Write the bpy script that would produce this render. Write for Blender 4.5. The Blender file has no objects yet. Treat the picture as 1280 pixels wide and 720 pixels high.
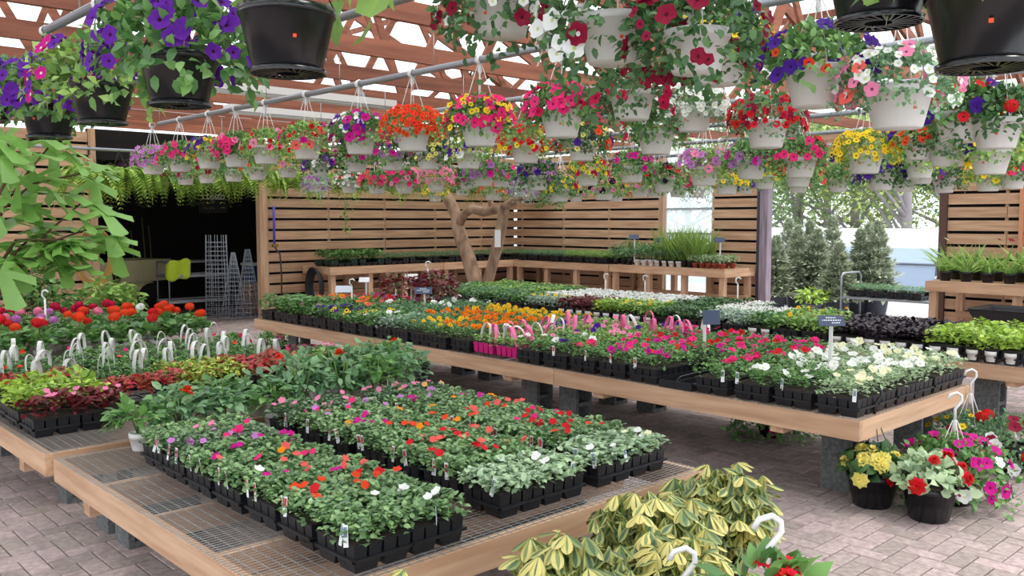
import bpy, math, random
import numpy as np
from mathutils import Vector, Matrix
random.seed(7); rng = np.random.default_rng(7)
PI = math.pi
S = bpy.context.scene
C = S.collection
# ------------------------------------------------------------------ camera, sky, sun, exposure
F, HY, TH, H = 1110.0, 275.0, math.radians(46.8), 1.70
PITCH = math.atan((360 - HY) / F)
FW = Vector((math.cos(TH) * math.cos(PITCH), math.sin(TH) * math.cos(PITCH), -math.sin(PITCH)))
RT = Vector((math.sin(TH), -math.cos(TH), 0)); UP = RT.cross(FW)
cam = bpy.data.objects.new('camera', bpy.data.cameras.new('camera')); C.objects.link(cam)
cam.location = (0, 0, H); cam.rotation_euler = FW.to_track_quat('-Z', 'Y').to_euler()
cam.data.sensor_width = 36; cam.data.lens = F / 1280 * 36; cam.data.clip_start = 0.05; cam.data.clip_end = 300
S.camera = cam
W = bpy.data.worlds.new('sky'); S.world = W; W.use_nodes = True
bg = W.node_tree.nodes['Background']; bg.inputs[0].default_value = (0.90, 0.95, 1.0, 1); bg.inputs[1].default_value = 1.9
sun = bpy.data.objects.new('sun', bpy.data.lights.new('sun', 'SUN')); C.objects.link(sun)
sun.data.energy = 3.2; sun.data.angle = math.radians(14); sun.data.color = (1.0, 0.95, 0.86)
sun.rotation_euler = Vector((-0.30, 0.42, -1.0)).to_track_quat('-Z', 'Y').to_euler()
S.view_settings.view_transform = 'Standard'; S.view_settings.look = 'None'
S.view_settings.exposure = 0.0; S.view_settings.gamma = 1.0; S.view_settings.use_curve_mapping = False
S.cycles.use_denoising = True; S.cycles.max_bounces = 8; S.cycles.transparent_max_bounces = 8
S.cycles.sample_clamp_indirect = 6.0

def ray(px, py): return FW + RT * ((px - 640) / F) + UP * ((360 - py) / F)
def on_x(px, py, X): d = ray(px, py); t = X / d.x; return Vector((X, d.y * t, H + d.z * t))
def on_y(px, py, Y): d = ray(px, py); t = Y / d.y; return Vector((d.x * t, Y, H + d.z * t))
def on_z(px, py, z): d = ray(px, py); t = (z - H) / d.z; return Vector((d.x * t, d.y * t, z))
def depth(p): return (Vector(p) - Vector((0, 0, H))).dot(FW)
# ------------------------------------------------------------------ materials
MT = {}
def lin(c): return tuple(((v / 255) / 12.92 if v / 255 <= .04045 else ((v / 255 + .055) / 1.055) ** 2.4) for v in c) + (1.0,)
def mat(name, rgb, rough=.6, var=0.0, objvar=0.0, metal=0, spec=.4, noise=None, bump=0, transl=0, rgb2=None, alpha=1, hue=0.0):
    if name in MT: return MT[name]
    m = bpy.data.materials.new(name); m.use_nodes = True; nt = m.node_tree; N = nt.nodes; L = nt.links
    p = N['Principled BSDF']; out = N['Material Output']
    p.inputs['Base Color'].default_value = lin(rgb); p.inputs['Roughness'].default_value = rough
    p.inputs['Metallic'].default_value = metal; p.inputs['Specular IOR Level'].default_value = spec
    col = None
    if noise:
        tc = N.new('ShaderNodeTexCoord'); mp = N.new('ShaderNodeMapping'); L.new(tc.outputs['Object'], mp.inputs[0])
        mp.inputs['Scale'].default_value = noise[:3]
        oi = N.new('ShaderNodeObjectInfo'); ad = N.new('ShaderNodeVectorMath'); ad.operation = 'ADD'
        mu = N.new('ShaderNodeMath'); mu.operation = 'MULTIPLY'; mu.inputs[1].default_value = 37.0
        L.new(oi.outputs['Random'], mu.inputs[0]); L.new(mp.outputs[0], ad.inputs[0]); L.new(mu.outputs[0], ad.inputs[1])
        nz = N.new('ShaderNodeTexNoise'); nz.inputs['Scale'].default_value = 1; nz.inputs['Detail'].default_value = 4
        L.new(ad.outputs[0], nz.inputs['Vector'])
        rp = N.new('ShaderNodeValToRGB'); rp.color_ramp.elements[0].position = .32; rp.color_ramp.elements[1].position = .68
        rp.color_ramp.elements[0].color = lin(rgb2 or rgb); rp.color_ramp.elements[1].color = lin(rgb)
        L.new(nz.outputs['Fac'], rp.inputs[0]); col = rp.outputs[0]
        if bump:
            b = N.new('ShaderNodeBump'); b.inputs['Strength'].default_value = bump; b.inputs['Distance'].default_value = .004
            L.new(nz.outputs['Fac'], b.inputs['Height']); L.new(b.outputs[0], p.inputs['Normal'])
    if var or objvar:
        hs = N.new('ShaderNodeHueSaturation')
        if col is not None: L.new(col, hs.inputs['Color'])
        else: hs.inputs['Color'].default_value = lin(rgb)
        if var: g = N.new('ShaderNodeNewGeometry'); src = g.outputs['Random Per Island']; v = var
        else: g = N.new('ShaderNodeObjectInfo'); src = g.outputs['Random']; v = objvar
        r = N.new('ShaderNodeMapRange'); L.new(src, r.inputs[0]); r.inputs[3].default_value = 1 - v; r.inputs[4].default_value = 1 + v
        L.new(r.outputs[0], hs.inputs['Value'])
        if hue:
            r2 = N.new('ShaderNodeMapRange'); L.new(src, r2.inputs[0]); r2.inputs[3].default_value = .5 + hue; r2.inputs[4].default_value = .5 - hue
            L.new(r2.outputs[0], hs.inputs['Hue'])
        col = hs.outputs[0]
    if col is not None: L.new(col, p.inputs['Base Color'])
    if transl:
        t = N.new('ShaderNodeBsdfTranslucent'); mx = N.new('ShaderNodeMixShader'); mx.inputs[0].default_value = transl
        if col is not None: L.new(col, t.inputs[0])
        else: t.inputs[0].default_value = lin(rgb)
        L.new(p.outputs[0], mx.inputs[1]); L.new(t.outputs[0], mx.inputs[2]); L.new(mx.outputs[0], out.inputs[0])
    if alpha < 1: p.inputs['Alpha'].default_value = alpha
    MT[name] = m; return m
def leafm(name, rgb, var=.45, hue=.02, transl=.3, rough=.4): return mat(name, rgb, rough, var=var, hue=hue, transl=transl, spec=.6)
def petal(name, rgb, var=.22): return mat(name, rgb, .6, var=var, hue=.008, transl=.35, spec=.2)

wood = mat('cedar', (208, 173, 142), .7, noise=(1.6, 22, 22), rgb2=(180, 140, 110), bump=.25, objvar=.10)
woodx = wood
woody = mat('cedar_along_y', (208, 173, 142), .7, noise=(22, 1.6, 22), rgb2=(180, 140, 110), bump=.25, objvar=.10)
woodz = mat('cedar_along_z', (208, 173, 142), .7, noise=(22, 22, 1.6), rgb2=(180, 140, 110), bump=.25, objvar=.10)
truss_m = mat('red_stained_timber', (158, 98, 74), .7, noise=(1.2, 14, 14), rgb2=(118, 70, 54), objvar=.16)
block_m = mat('concrete', (120, 122, 122), .95, noise=(40, 40, 40), rgb2=(88, 90, 92), bump=.5)
paver_o = mat('paver', (176, 160, 156), .85, noise=(30, 30, 30), rgb2=(148, 132, 130), objvar=.2, hue=.02, bump=.25)
paver_i = mat('paver_mass', (176, 160, 156), .85, noise=(30, 30, 30), rgb2=(148, 132, 130), var=.2, hue=.02, bump=.25)
sandj = mat('joint_sand', (96, 86, 80), .95)
wire_m = mat('galvanised_wire', (170, 172, 172), .4, metal=.6)
pipe_m = mat('galvanised_pipe', (150, 154, 160), .38, metal=.55)
blackp = mat('black_plastic', (26, 27, 32), .42, spec=.5)
potblack = mat('glossy_black_plastic', (18, 19, 24), .22, spec=.6)
whitep = mat('white_plastic', (226, 224, 222), .45, spec=.4)
creamp = mat('off_white_plastic', (212, 208, 204), .45)
magp = mat('magenta_plastic', (196, 30, 118), .4)
greenp = mat('dark_green_plastic', (24, 60, 48), .45)
greyp = mat('grey_pot_plastic', (92, 96, 108), .5)
soil = mat('potting_soil', (52, 40, 32), .95, noise=(60, 60, 60), rgb2=(30, 24, 20))
orangest = mat('orange_sticker', (236, 82, 40), .6)
slate = mat('slate_blue_sign', (66, 76, 100), .6)
whitepaper = mat('white_card', (235, 236, 238), .7)
chalk = mat('chalk_white', (215, 220, 228), .7)
redprint = mat('red_print', (190, 60, 60), .6)
blueprint = mat('blue_grey_print', (120, 140, 160), .6)
bark = mat('smooth_bark', (176, 146, 122), .8, noise=(9, 9, 3), rgb2=(120, 94, 76), bump=.6)
stemg = mat('green_stem', (96, 128, 58), .6)
stemb = mat('brown_stem', (94, 70, 50), .8)
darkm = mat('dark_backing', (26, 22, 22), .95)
steel = mat('cart_steel', (150, 154, 160), .4, metal=.5)
cagem = mat('cage_wire', (170, 178, 190), .45, metal=.4)
G = leafm('leaf_mid', (102, 148, 80)); GD = leafm('leaf_dark', (72, 112, 62)); GL = leafm('leaf_light', (140, 178, 92))
GLIME = leafm('leaf_lime', (168, 200, 84)); GS = leafm('leaf_silver', (164, 186, 168), var=.25, transl=.15)
GB = leafm('leaf_bluish', (112, 154, 108)); GP = leafm('leaf_black_purple', (48, 34, 48), var=.5, transl=.1)
GR = leafm('leaf_burgundy', (112, 34, 40), var=.5, hue=.012); GCO = leafm('leaf_coleus', (176, 72, 50), var=.5, hue=.035)
GV = leafm('leaf_variegated_cream', (214, 204, 124), var=.35, hue=.025, transl=.25); GVD = leafm('leaf_variegated_green', (86, 114, 78), var=.35)
GFIG = leafm('leaf_fig', (130, 178, 90), var=.3, transl=.35); GFERN = leafm('leaf_fern', (166, 200, 96), var=.45, transl=.4)
GGR = leafm('leaf_grass', (140, 172, 84), var=.35); GSP = leafm('leaf_spruce_hazy', (182, 192, 168), var=.35, transl=.15)  # spruce colour lightened to carry the overexposed outdoor haze
GT = leafm('leaf_tree_hazy', (164, 188, 124), var=.35, transl=.4); GW = leafm('leaf_white_edge', (176, 200, 158), var=.3)  # tree leaf colour paled to carry the bright haze outside
GI = leafm('leaf_impatiens', (126, 162, 108), var=.5, rough=.3); GI2 = leafm('leaf_impatiens_dark', (108, 138, 100), var=.55, rough=.3); GIW = leafm('leaf_impatiens_pale', (168, 194, 156), var=.4, rough=.3)
COL = dict(magenta=(206, 22, 140), hotpink=(240, 48, 124), pink=(244, 140, 178), lilac=(204, 130, 204), purple=(104, 34, 160), violet=(74, 30, 140),
           black=(44, 18, 52), red=(214, 26, 34), orangered=(238, 74, 34), orange=(250, 150, 24), yellow=(252, 216, 50), lemon=(246, 234, 130),
           white=(244, 244, 242), coral=(244, 104, 96), burgundy=(140, 18, 50), peach=(248, 178, 120), crimson=(196, 18, 70), mauve=(168, 110, 170), cream=(248, 244, 206))
CN = dict(magenta='magenta', hotpink='hot pink', pink='pale pink', lilac='lilac', purple='purple', violet='violet', black='blackish purple', red='red', orangered='orange-red', orange='orange',
          yellow='yellow', lemon='lemon', white='white', coral='coral', burgundy='burgundy', peach='peach', crimson='crimson', mauve='mauve', cream='cream')
PM = {k: petal('petal_' + k, v) for k, v in COL.items()}
DK = {k: petal('throat_' + k, tuple(int(c * .6) for c in v)) for k, v in COL.items()}; DK['white'] = DK['cream'] = petal('throat_greenish', (214, 224, 150))
THROAT = {'yellow': petal('throat_gold', (226, 160, 20)), 'white': petal('throat_pale', (226, 230, 150)), 'dark': petal('throat_dark', (60, 10, 50))}
# ------------------------------------------------------------------ mesh helpers
class MB:
    def __init__(s): s.v = []; s.f = []; s.m = []; s.sm = []
    def add(s, v, f, mi=0, smooth=False):
        o = len(s.v); s.v += [tuple(x) for x in v]; s.f += [tuple(i + o for i in t) for t in f]; s.m += [mi] * len(f); s.sm += [smooth] * len(f); return s
    def box(s, lo, hi, mi=0, M=None, taper=None):
        (a, b, c), (d, e, f) = lo, hi
        v = [(a, b, c), (d, b, c), (d, e, c), (a, e, c), (a, b, f), (d, b, f), (d, e, f), (a, e, f)]
        if taper:
            cx, cy = (a + d) / 2, (b + e) / 2
            v = [((x - cx) * taper + cx, (y - cy) * taper + cy, z) if i < 4 else (x, y, z) for i, (x, y, z) in enumerate(v)]
        if M is not None: v = [M @ Vector(x) for x in v]
        return s.add(v, [(3, 2, 1, 0), (4, 5, 6, 7), (0, 1, 5, 4), (1, 2, 6, 5), (2, 3, 7, 6), (3, 0, 4, 7)], mi)
    def bar(s, p, q, w, h=None, mi=0):
        p = Vector(p); q = Vector(q); d = q - p; L = d.length
        if L < 1e-6: return s
        M = Matrix.Translation(p) @ d.to_track_quat('X', 'Z').to_matrix().to_4x4(); h = h or w
        return s.box((0, -w / 2, -h / 2), (L, w / 2, h / 2), mi, M)
    def tube(s, pts, r, n=6, mi=0, cap=True):
        pts = [Vector(p) for p in pts]; rr = r if isinstance(r, (list, tuple)) else [r] * len(pts)
        v = []; f = []; prev = None
        for i, p in enumerate(pts):
            d = (pts[min(i + 1, len(pts) - 1)] - pts[max(i - 1, 0)]).normalized()
            a = prev if prev is not None else (Vector((0, 0, 1)) if abs(d.z) < .9 else Vector((1, 0, 0)))
            b = d.cross(a).normalized(); a = b.cross(d).normalized(); prev = a
            for k in range(n):
                t = 2 * PI * k / n; v.append(p + (a * math.cos(t) + b * math.sin(t)) * rr[i])
        for i in range(len(pts) - 1):
            for k in range(n): f.append((i * n + k, i * n + (k + 1) % n, (i + 1) * n + (k + 1) % n, (i + 1) * n + k))
        if cap: f.append(tuple(range(n - 1, -1, -1))); f.append(tuple(range((len(pts) - 1) * n, len(pts) * n)))
        return s.add(v, f, mi, True)
    def lathe(s, prof, n=20, mi=0, M=None, smooth=True):
        v = []; f = []
        for (r, z) in prof:
            for k in range(n): t = 2 * PI * k / n; v.append((r * math.cos(t), r * math.sin(t), z))
        for i in range(len(prof) - 1):
            for k in range(n): f.append((i * n + k, i * n + (k + 1) % n, (i + 1) * n + (k + 1) % n, (i + 1) * n + k))
        if M is not None: v = [M @ Vector(x) for x in v]
        return s.add(v, f, mi, smooth)
    def np(s, V, Fa, mi=0): return s.add(V.tolist(), Fa.tolist(), mi)
    def mesh(s, name, *mats):
        me = bpy.data.meshes.new(name); me.from_pydata(s.v, [], s.f)
        for m in mats: me.materials.append(m)
        me.polygons.foreach_set('material_index', s.m); me.polygons.foreach_set('use_smooth', s.sm); me.update(); return me
def tri_mesh(name, V, T, MI, mats):
    me = bpy.data.meshes.new(name); nf = len(T)
    me.vertices.add(len(V)); me.vertices.foreach_set('co', np.asarray(V, np.float32).ravel())
    me.loops.add(nf * 3); me.loops.foreach_set('vertex_index', np.asarray(T, np.int32).ravel())
    me.polygons.add(nf); me.polygons.foreach_set('loop_start', np.arange(0, nf * 3, 3, dtype=np.int32))
    for m in mats: me.materials.append(m)
    me.polygons.foreach_set('material_index', np.asarray(MI, np.int32)); me.polygons.foreach_set('use_smooth', np.ones(nf, bool))
    me.update(calc_edges=True); return me
def ob(name, me, parent=None, loc=(0, 0, 0), rot=None, sc=None):
    o = bpy.data.objects.new(name, me); C.objects.link(o); o.parent = parent; o.location = loc
    if rot is not None:
        if isinstance(rot, (int, float)): o.rotation_euler = (0, 0, rot)
        else: o.rotation_euler = rot
    if sc is not None: o.scale = (sc, sc, sc) if isinstance(sc, (int, float)) else sc
    return o
def tag(o, label, cat, group=None, kind=None):
    if label: o['label'] = label
    if cat: o['category'] = cat
    if group: o['group'] = group
    if kind: o['kind'] = kind
    return o
def thing(name, label, cat, loc=(0, 0, 0), rz=0, group=None):
    o = ob(name, None, None, loc, rz); o.empty_display_size = .05; return tag(o, label, cat, group)
def stuff(o): o['kind'] = 'stuff'; return o
def struct(name, me, loc=(0, 0, 0), label=None, cat=None):
    o = ob(name, me, None, loc); o['kind'] = 'structure'
    return tag(o, label, cat)
ORD = ['first', 'second', 'third', 'fourth', 'fifth', 'sixth', 'seventh', 'eighth', 'ninth', 'tenth', 'eleventh', 'twelfth', 'thirteenth', 'fourteenth', 'fifteenth', 'sixteenth', 'seventeenth',
       'eighteenth', 'nineteenth', 'twentieth', 'twenty-first', 'twenty-second', 'twenty-third', 'twenty-fourth', 'twenty-fifth', 'twenty-sixth', 'twenty-seventh', 'twenty-eighth']
# ------------------------------------------------------------------ leaf and petal templates (verts, tris, material index)
def T_oval(w=.32, b=.10):
    V = [(0, 0, 0), (.45, w, b), (.45, -w, b), (.5, 0, 0), (1, 0, -b)]
    return np.array(V), np.array([(0, 3, 1), (0, 2, 3), (1, 3, 4), (3, 2, 4)]), np.zeros(4, int)
def T_leaf(w=.3, b=.10):
    V = [(0, 0, 0), (.25, w * .85, b * .6), (.25, 0, .02), (.25, -w * .85, b * .6), (.65, w * .8, b * .4), (.65, 0, 0), (.65, -w * .8, b * .4), (1, 0, -b * 1.4)]
    T = [(0, 2, 1), (0, 3, 2), (1, 2, 5), (1, 5, 4), (2, 3, 6), (2, 6, 5), (4, 5, 7), (5, 6, 7)]
    return np.array(V), np.array(T), np.zeros(8, int)
def T_vari(w=.3, b=.12):            # pale margin, green heart
    V, T, M = T_leaf(w, b); V[[1, 3], 1] *= .62; V[[4, 6], 1] *= 1.25; V[[4, 6], 0] = .72; V[5, 0] = .72; V2 = V.copy(); V2[:, 1] *= .42; V2[:, 2] += .014; V2[:, 0] = V2[:, 0] * .66 + .06
    return np.vstack([V, V2]), np.vstack([T, T + len(V)]), np.concatenate([M, M + 1])
def T_blade(w=.03, curl=.35):
    V = []; n = 4
    for i in range(n + 1):
        t = i / n; ww = w * (1 - t ** 2) + .002; V += [(t * (1 - .25 * curl * t), ww, -curl * t * t), (t * (1 - .25 * curl * t), -ww, -curl * t * t)]
    T = []
    for i in range(n): a = 2 * i; T += [(a, a + 1, a + 3), (a, a + 3, a + 2)]
    return np.array(V), np.array(T), np.zeros(len(T), int)
def T_fan(pts, z=.0):
    n = len(pts); V = [(0, 0, z)] + list(pts); return np.array(V, float), np.array([(0, i + 1, (i + 1) % n + 1) for i in range(n)]), np.zeros(n, int)
def T_fig():
    P = []
    for a, r in [(-178, .10), (-150, .42), (-128, .60), (-108, .2), (-80, .78), (-62, .80), (-44, .24), (-14, .98), (0, 1.05), (14, .98), (44, .24), (62, .80), (80, .78), (108, .2), (128, .60), (150, .42), (178, .10)]:
        t = math.radians(a); P.append((.15 + r * math.cos(t) * .9, r * math.sin(t) * .85, -.25 * r * r + .05 * math.sin(5 * t)))
    V, T, M = T_fan(P, .03); V[0, 0] = .15; return V, T, M
def T_petunia(cup=.28, lobes=5, ndiv=3, inner=.2, two=True):
    n = lobes * ndiv; V = [(0, 0, -cup)]
    for k in range(n): t = 2 * PI * k / n; V.append((inner * math.cos(t), inner * math.sin(t), -cup * .35))
    for k in range(n):
        t = 2 * PI * k / n; r = 1.0 - (.17 if k % ndiv == 0 else 0); V.append((r * math.cos(t), r * math.sin(t), .12 * (1 if k % 2 else -.4)))
    T = []; M = []
    for k in range(n):
        k2 = (k + 1) % n; T.append((0, 1 + k, 1 + k2)); M.append(1 if two else 0)
        T += [(1 + k, 1 + n + k, 1 + n + k2), (1 + k, 1 + n + k2, 1 + k2)]; M += [0, 0]
    return np.array(V), np.array(T), np.array(M)
def T_star(lobes=5, w=.55):         # small five-petal flower, petals separate
    V = [(0, 0, 0)]; T = []
    for k in range(lobes):
        t = 2 * PI * k / lobes; d = PI / lobes * w * 1.7; o = len(V)
        V += [(.7 * math.cos(t - d), .7 * math.sin(t - d), .1), (math.cos(t), math.sin(t), .02), (.7 * math.cos(t + d), .7 * math.sin(t + d), .1)]
        T += [(0, o, o + 1), (0, o + 1, o + 2)]
    return np.array(V), np.array(T), np.zeros(len(T), int)
def rots(D, U):                     # frames with x along D
    D = D / np.linalg.norm(D, axis=1, keepdims=True); Y = np.cross(U, D); Y /= np.linalg.norm(Y, axis=1, keepdims=True) + 1e-9; Z = np.cross(D, Y)
    return np.stack([D, Y, Z], axis=2)
def scatter(tmpl, P, D, U, sc):
    V, T, M = tmpl; P = np.asarray(P, float); n = len(P); R = rots(np.asarray(D, float), np.asarray(U, float)); sc = np.broadcast_to(np.asarray(sc, float), (n,))
    X = np.einsum('nij,vj->nvi', R, V) * sc[:, None, None] + P[:, None, :]
    TT = (T[None] + (np.arange(n) * len(V))[:, None, None]).reshape(-1, 3)
    return X.reshape(-1, 3), TT, np.tile(M, n)
def merge(parts):
    V = []; T = []; M = []; o = 0
    for v, t, m in parts: V.append(v); T.append(t + o); M.append(m); o += len(v)
    return np.vstack(V), np.vstack(T), np.concatenate(M)
def shift(a, k): return a[0], a[1], a[2] + k
def up_scatter(tmpl, P, Nn, sc):    # templates that face +z (flowers): z along Nn
    Nn = np.asarray(Nn, float); A = rng.normal(size=Nn.shape); X = np.cross(A, Nn); return scatter(tmpl, P, X, Nn + 0 * X, sc) if len(P) else None
OV, LF, VA, RD = T_oval(), T_leaf(), T_vari(), T_leaf(.42, .13)
FIG, PET, STAR = T_fig(), T_petunia(), T_star()
def T_pom(r=1.0, layers=3, n=8, flat=.55):
    parts = []
    for l in range(layers):
        a = 2 * PI * np.arange(n) / n + l * .4; el = .15 + l * .5
        D = np.stack([np.cos(a) * math.cos(el), np.sin(a) * math.cos(el), np.full(n, math.sin(el))], 1); P = np.zeros((n, 3)); P[:, 2] = flat * .25 * l
        parts.append(scatter(T_leaf(.5, .16), P, D, np.tile([0, 0, 1.], (n, 1)), r * (1 - .2 * l)))
    return merge(parts)
POM = T_pom()
def T_cluster(n=26, r=.75):         # geranium / verbena head of small flowers
    i = np.arange(n) + .5; ph = np.arccos(1 - 1.35 * i / n); th = PI * (1 + 5 ** .5) * i
    N_ = np.stack([np.cos(th) * np.sin(ph), np.sin(th) * np.sin(ph), np.cos(ph)], 1); P = N_ * r * [1, 1, .8]
    return up_scatter(STAR, P, N_, .36)
CLU = T_cluster()
def flower_mesh(kind, col, throat='white'):
    key = f'{kind}_{col}'
    if key in FM: return FM[key]
    if kind == 'petunia': t, r, mats = PET, 1, [PM[col], THROAT['dark'] if throat == 'dark' else DK[col]]
    elif kind == 'star_petunia': t, r, mats = PET, 1, [PM[col], PM['white']]
    elif kind == 'pansy': t, r, mats = T_petunia(.08, 5, 2, .42), 1, [PM[col], THROAT['dark']]
    elif kind == 'impatiens': t, r, mats = T_petunia(.06, 5, 2, .2), 1, [PM[col], PM[col]]
    elif kind in ('marigold', 'begonia'): t, r, mats = POM, 1, [PM[col]]
    elif kind == 'geranium': t, r, mats = CLU, 1, [PM[col]]
    else: t, r, mats = STAR, 1, [PM[col]]
    FM[key] = tri_mesh('blossom_' + key, t[0], t[1], t[2], mats); return FM[key]
FM = {}
TMPL = dict(petunia=PET, star_petunia=PET, pansy=T_petunia(.08, 5, 2, .42), impatiens=T_petunia(.06, 5, 2, .2), marigold=POM, begonia=POM, geranium=CLU, small=T_petunia(.2, 5, 2, .3), star=STAR)
FSIZE = dict(petunia=.038, star_petunia=.042, pansy=.028, impatiens=.021, marigold=.024, begonia=.046, geranium=.045, small=.023, star=.012)
def quat_up(n):
    q = Vector(n).to_track_quat('Z', 'Y'); return (q.to_matrix() @ Matrix.Rotation(random.uniform(0, 6.28), 3, 'Z')).to_euler()
# ================================================================== SETTING
XW, YW = 13.2, 13.95                # inner faces of the two slatted walls
# ---- floor: herringbone pavers 10 x 20 cm
fl = MB().box((-3, -1.5, -.06), (XW + .12, 19.5, -.012)).mesh('floor', sandj)
floor = struct('floor', fl, label='brown-grey herringbone paver floor of the greenhouse', cat='floor')
def paver_mesh(w, l):
    m = MB(); g = .003; b = .004
    m.box((g, g, -.05), (w - g, l - g, -b)); m.v[4:8] = [(g, g, -b), (w - g, g, -b), (w - g, l - g, -b), (g, l - g, -b)]
    o = len(m.v); m.v += [(g + b, g + b, 0), (w - g - b, g + b, 0), (w - g - b, l - g - b, 0), (g + b, l - g - b, 0)]
    m.f[1] = (o, o + 1, o + 2, o + 3); m.f += [(4, 5, o + 1, o), (5, 6, o + 2, o + 1), (6, 7, o + 3, o + 2), (7, 4, o, o + 3)]; m.m += [0] * 4; m.sm += [False] * 4
    return m
UW = .105
ph_ = paver_mesh(2 * UW, UW).mesh('paver_along_x', paver_o); pv_ = paver_mesh(UW, 2 * UW).mesh('paver_along_y', paver_o)
BENCH_RECTS = [(1.8, 3.6, 2.7, 9.7), (5.5, 6.4, 2.6, 9.5)]
cells = []
for i in range(int(-1 / UW), int(XW / UW)):
    for j in range(int(-1 / UW), int(16.5 / UW)):
        c = (i - j) % 4
        if c == 0: w, l, x, y = 2 * UW, UW, i * UW, j * UW
        elif c == 3: w, l, x, y = UW, 2 * UW, i * UW, j * UW
        else: continue
        p = Vector((x + w / 2, y + l / 2, 0)); d = depth(p)
        if d < 1: continue
        v = p - Vector((0, 0, H)); sx = 640 + F * v.dot(RT) / d; sy = 360 - F * v.dot(UP) / d
        if -450 < sx < 1850 and sy < 1500:
            hid = any(a < p.x < b and e < p.y < f for a, b, e, f in BENCH_RECTS)
            vis = -10 < sx < 1290 and sy < 730 and ((sx < 330 and sy > 545 + .5 * sx) or (sx > 900 and sy > 560 and sx > 1500 - .75 * sy))
            cells.append((d + (0 if vis and not hid else 100), x, y, w))
cells.sort()
big = MB()
PH, PV = paver_mesh(2 * UW, UW), paver_mesh(UW, 2 * UW)
for k, (d, x, y, w) in enumerate(cells):
    dz = random.uniform(-.0015, .0015)
    if k < 300: ob('paver', ph_ if w > .15 else pv_, floor, (x, y, dz))
    else:
        q = PH if w > .15 else PV; big.add([(a + x, b + y, c + dz) for a, b, c in q.v], q.f)
stuff(ob('paving', big.mesh('paving', paver_i), floor))
# ---- outside ground
grd = MB().box((XW + .12, -14, -.25), (70, 60, -.03)).mesh('ground', mat('outside_gravel', (196, 190, 192), .95, noise=(3, 3, 3), rgb2=(170, 168, 170)))
struct('ground_outside', grd, label='pale gravel yard outside the greenhouse opening', cat='ground')
# ---- slatted walls
PLK = {}
def plank_mesh(L, axis, h=.145, t=.03):
    k = (round(L, 2), axis)
    if k not in PLK:
        m = MB(); e = .004
        if axis == 'x': m.box((e, -t, 0), (L - e, 0, h)); mm = woodx
        else: m.box((-t, e, 0), (0, L - e, h)); mm = woody
        PLK[k] = m.mesh('plank', mm)
    return PLK[k]
def slat_wall(name, label, axis, a, b, top=3.0, stud=1.22, z0=.06):
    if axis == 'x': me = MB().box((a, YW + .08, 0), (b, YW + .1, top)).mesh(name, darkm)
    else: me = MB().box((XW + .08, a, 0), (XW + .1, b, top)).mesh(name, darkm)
    w = struct(name, me, label=label, cat='wall')
    z = z0; r = 0
    while z < top - .1:
        x = a; first = True
        while x < b - .02:
            L = min(2.44 if not (first and r % 2) else 1.22, b - x); first = False
            if axis == 'x': ob('plank', plank_mesh(L, 'x'), w, (x, YW + .03 + random.uniform(-.004, .004), z))
            else: ob('plank', plank_mesh(L, 'y'), w, (XW + .03 + random.uniform(-.004, .004), x, z))
            x += L
        z += .186; r += 1
    x = a; sm = MB().box((0, 0, 0), (.04, .04, top)).mesh('stud', woodz)
    while x < b + .01:
        p = min(x, b - .04)
        ob('stud', sm, w, (p, YW + .035, 0) if axis == 'x' else (XW + .035, p, 0)); x += stud
    return w
slat_wall('wall_back', 'cedar slat wall behind the seedling bench and tree', 'x', 7.36, XW + .03)
slat_wall('wall_left', 'cedar slat wall behind the fig tree leaves', 'x', -1.2, 4.5)
slat_wall('wall_right', 'cedar slat wall behind the herb bench', 'y', 10.1, YW + .03)
slat_wall('wall_middle', 'narrow cedar slat wall between window and open doorway', 'y', 8.05, 8.95)
slat_wall('wall_end', 'cedar slat wall behind the potted lilies', 'y', 3.0, 5.0)
def post(name, label, x0, x1, y0, y1, m, top=3.05): return struct(name, MB().box((x0, y0, 0), (x1, y1, top)).mesh(name, m), label=label, cat='post')
lav = mat('weathered_lilac_post', (160, 146, 160), .7, noise=(20, 20, 2), rgb2=(120, 108, 122))
post('trim_1', 'cedar corner post beside the dark storage doorway', 7.22, 7.36, YW - .02, YW + .12, woodz)
post('trim_2', 'cedar corner post at the storage doorway, behind fig leaves', 4.5, 4.6, YW - .02, YW + .12, woodz)
post('trim_3', 'lilac-grey post at the open doorway by conifers', XW - .05, XW + .1, 7.84, 7.98, lav)
post('trim_4', 'dark steel door track beside lilac-grey post', XW - .03, XW + .1, 7.99, 8.05, mat('dark_steel', (70, 66, 74), .5))
post('trim_5', 'dark brown post at the end of potted lily wall', XW - .04, XW + .1, 5.0, 5.10, mat('brown_post', (92, 66, 58), .7))
post('trim_6', 'cedar stud beside the plastic window', XW - .02, XW + .08, 10.0, 10.1, woodz)
post('trim_7', 'slim copper-coloured stud in front of potted lily wall', XW - .08, XW - .03, 4.0, 4.05, mat('copper_stud', (206, 140, 108), .5))
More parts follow.
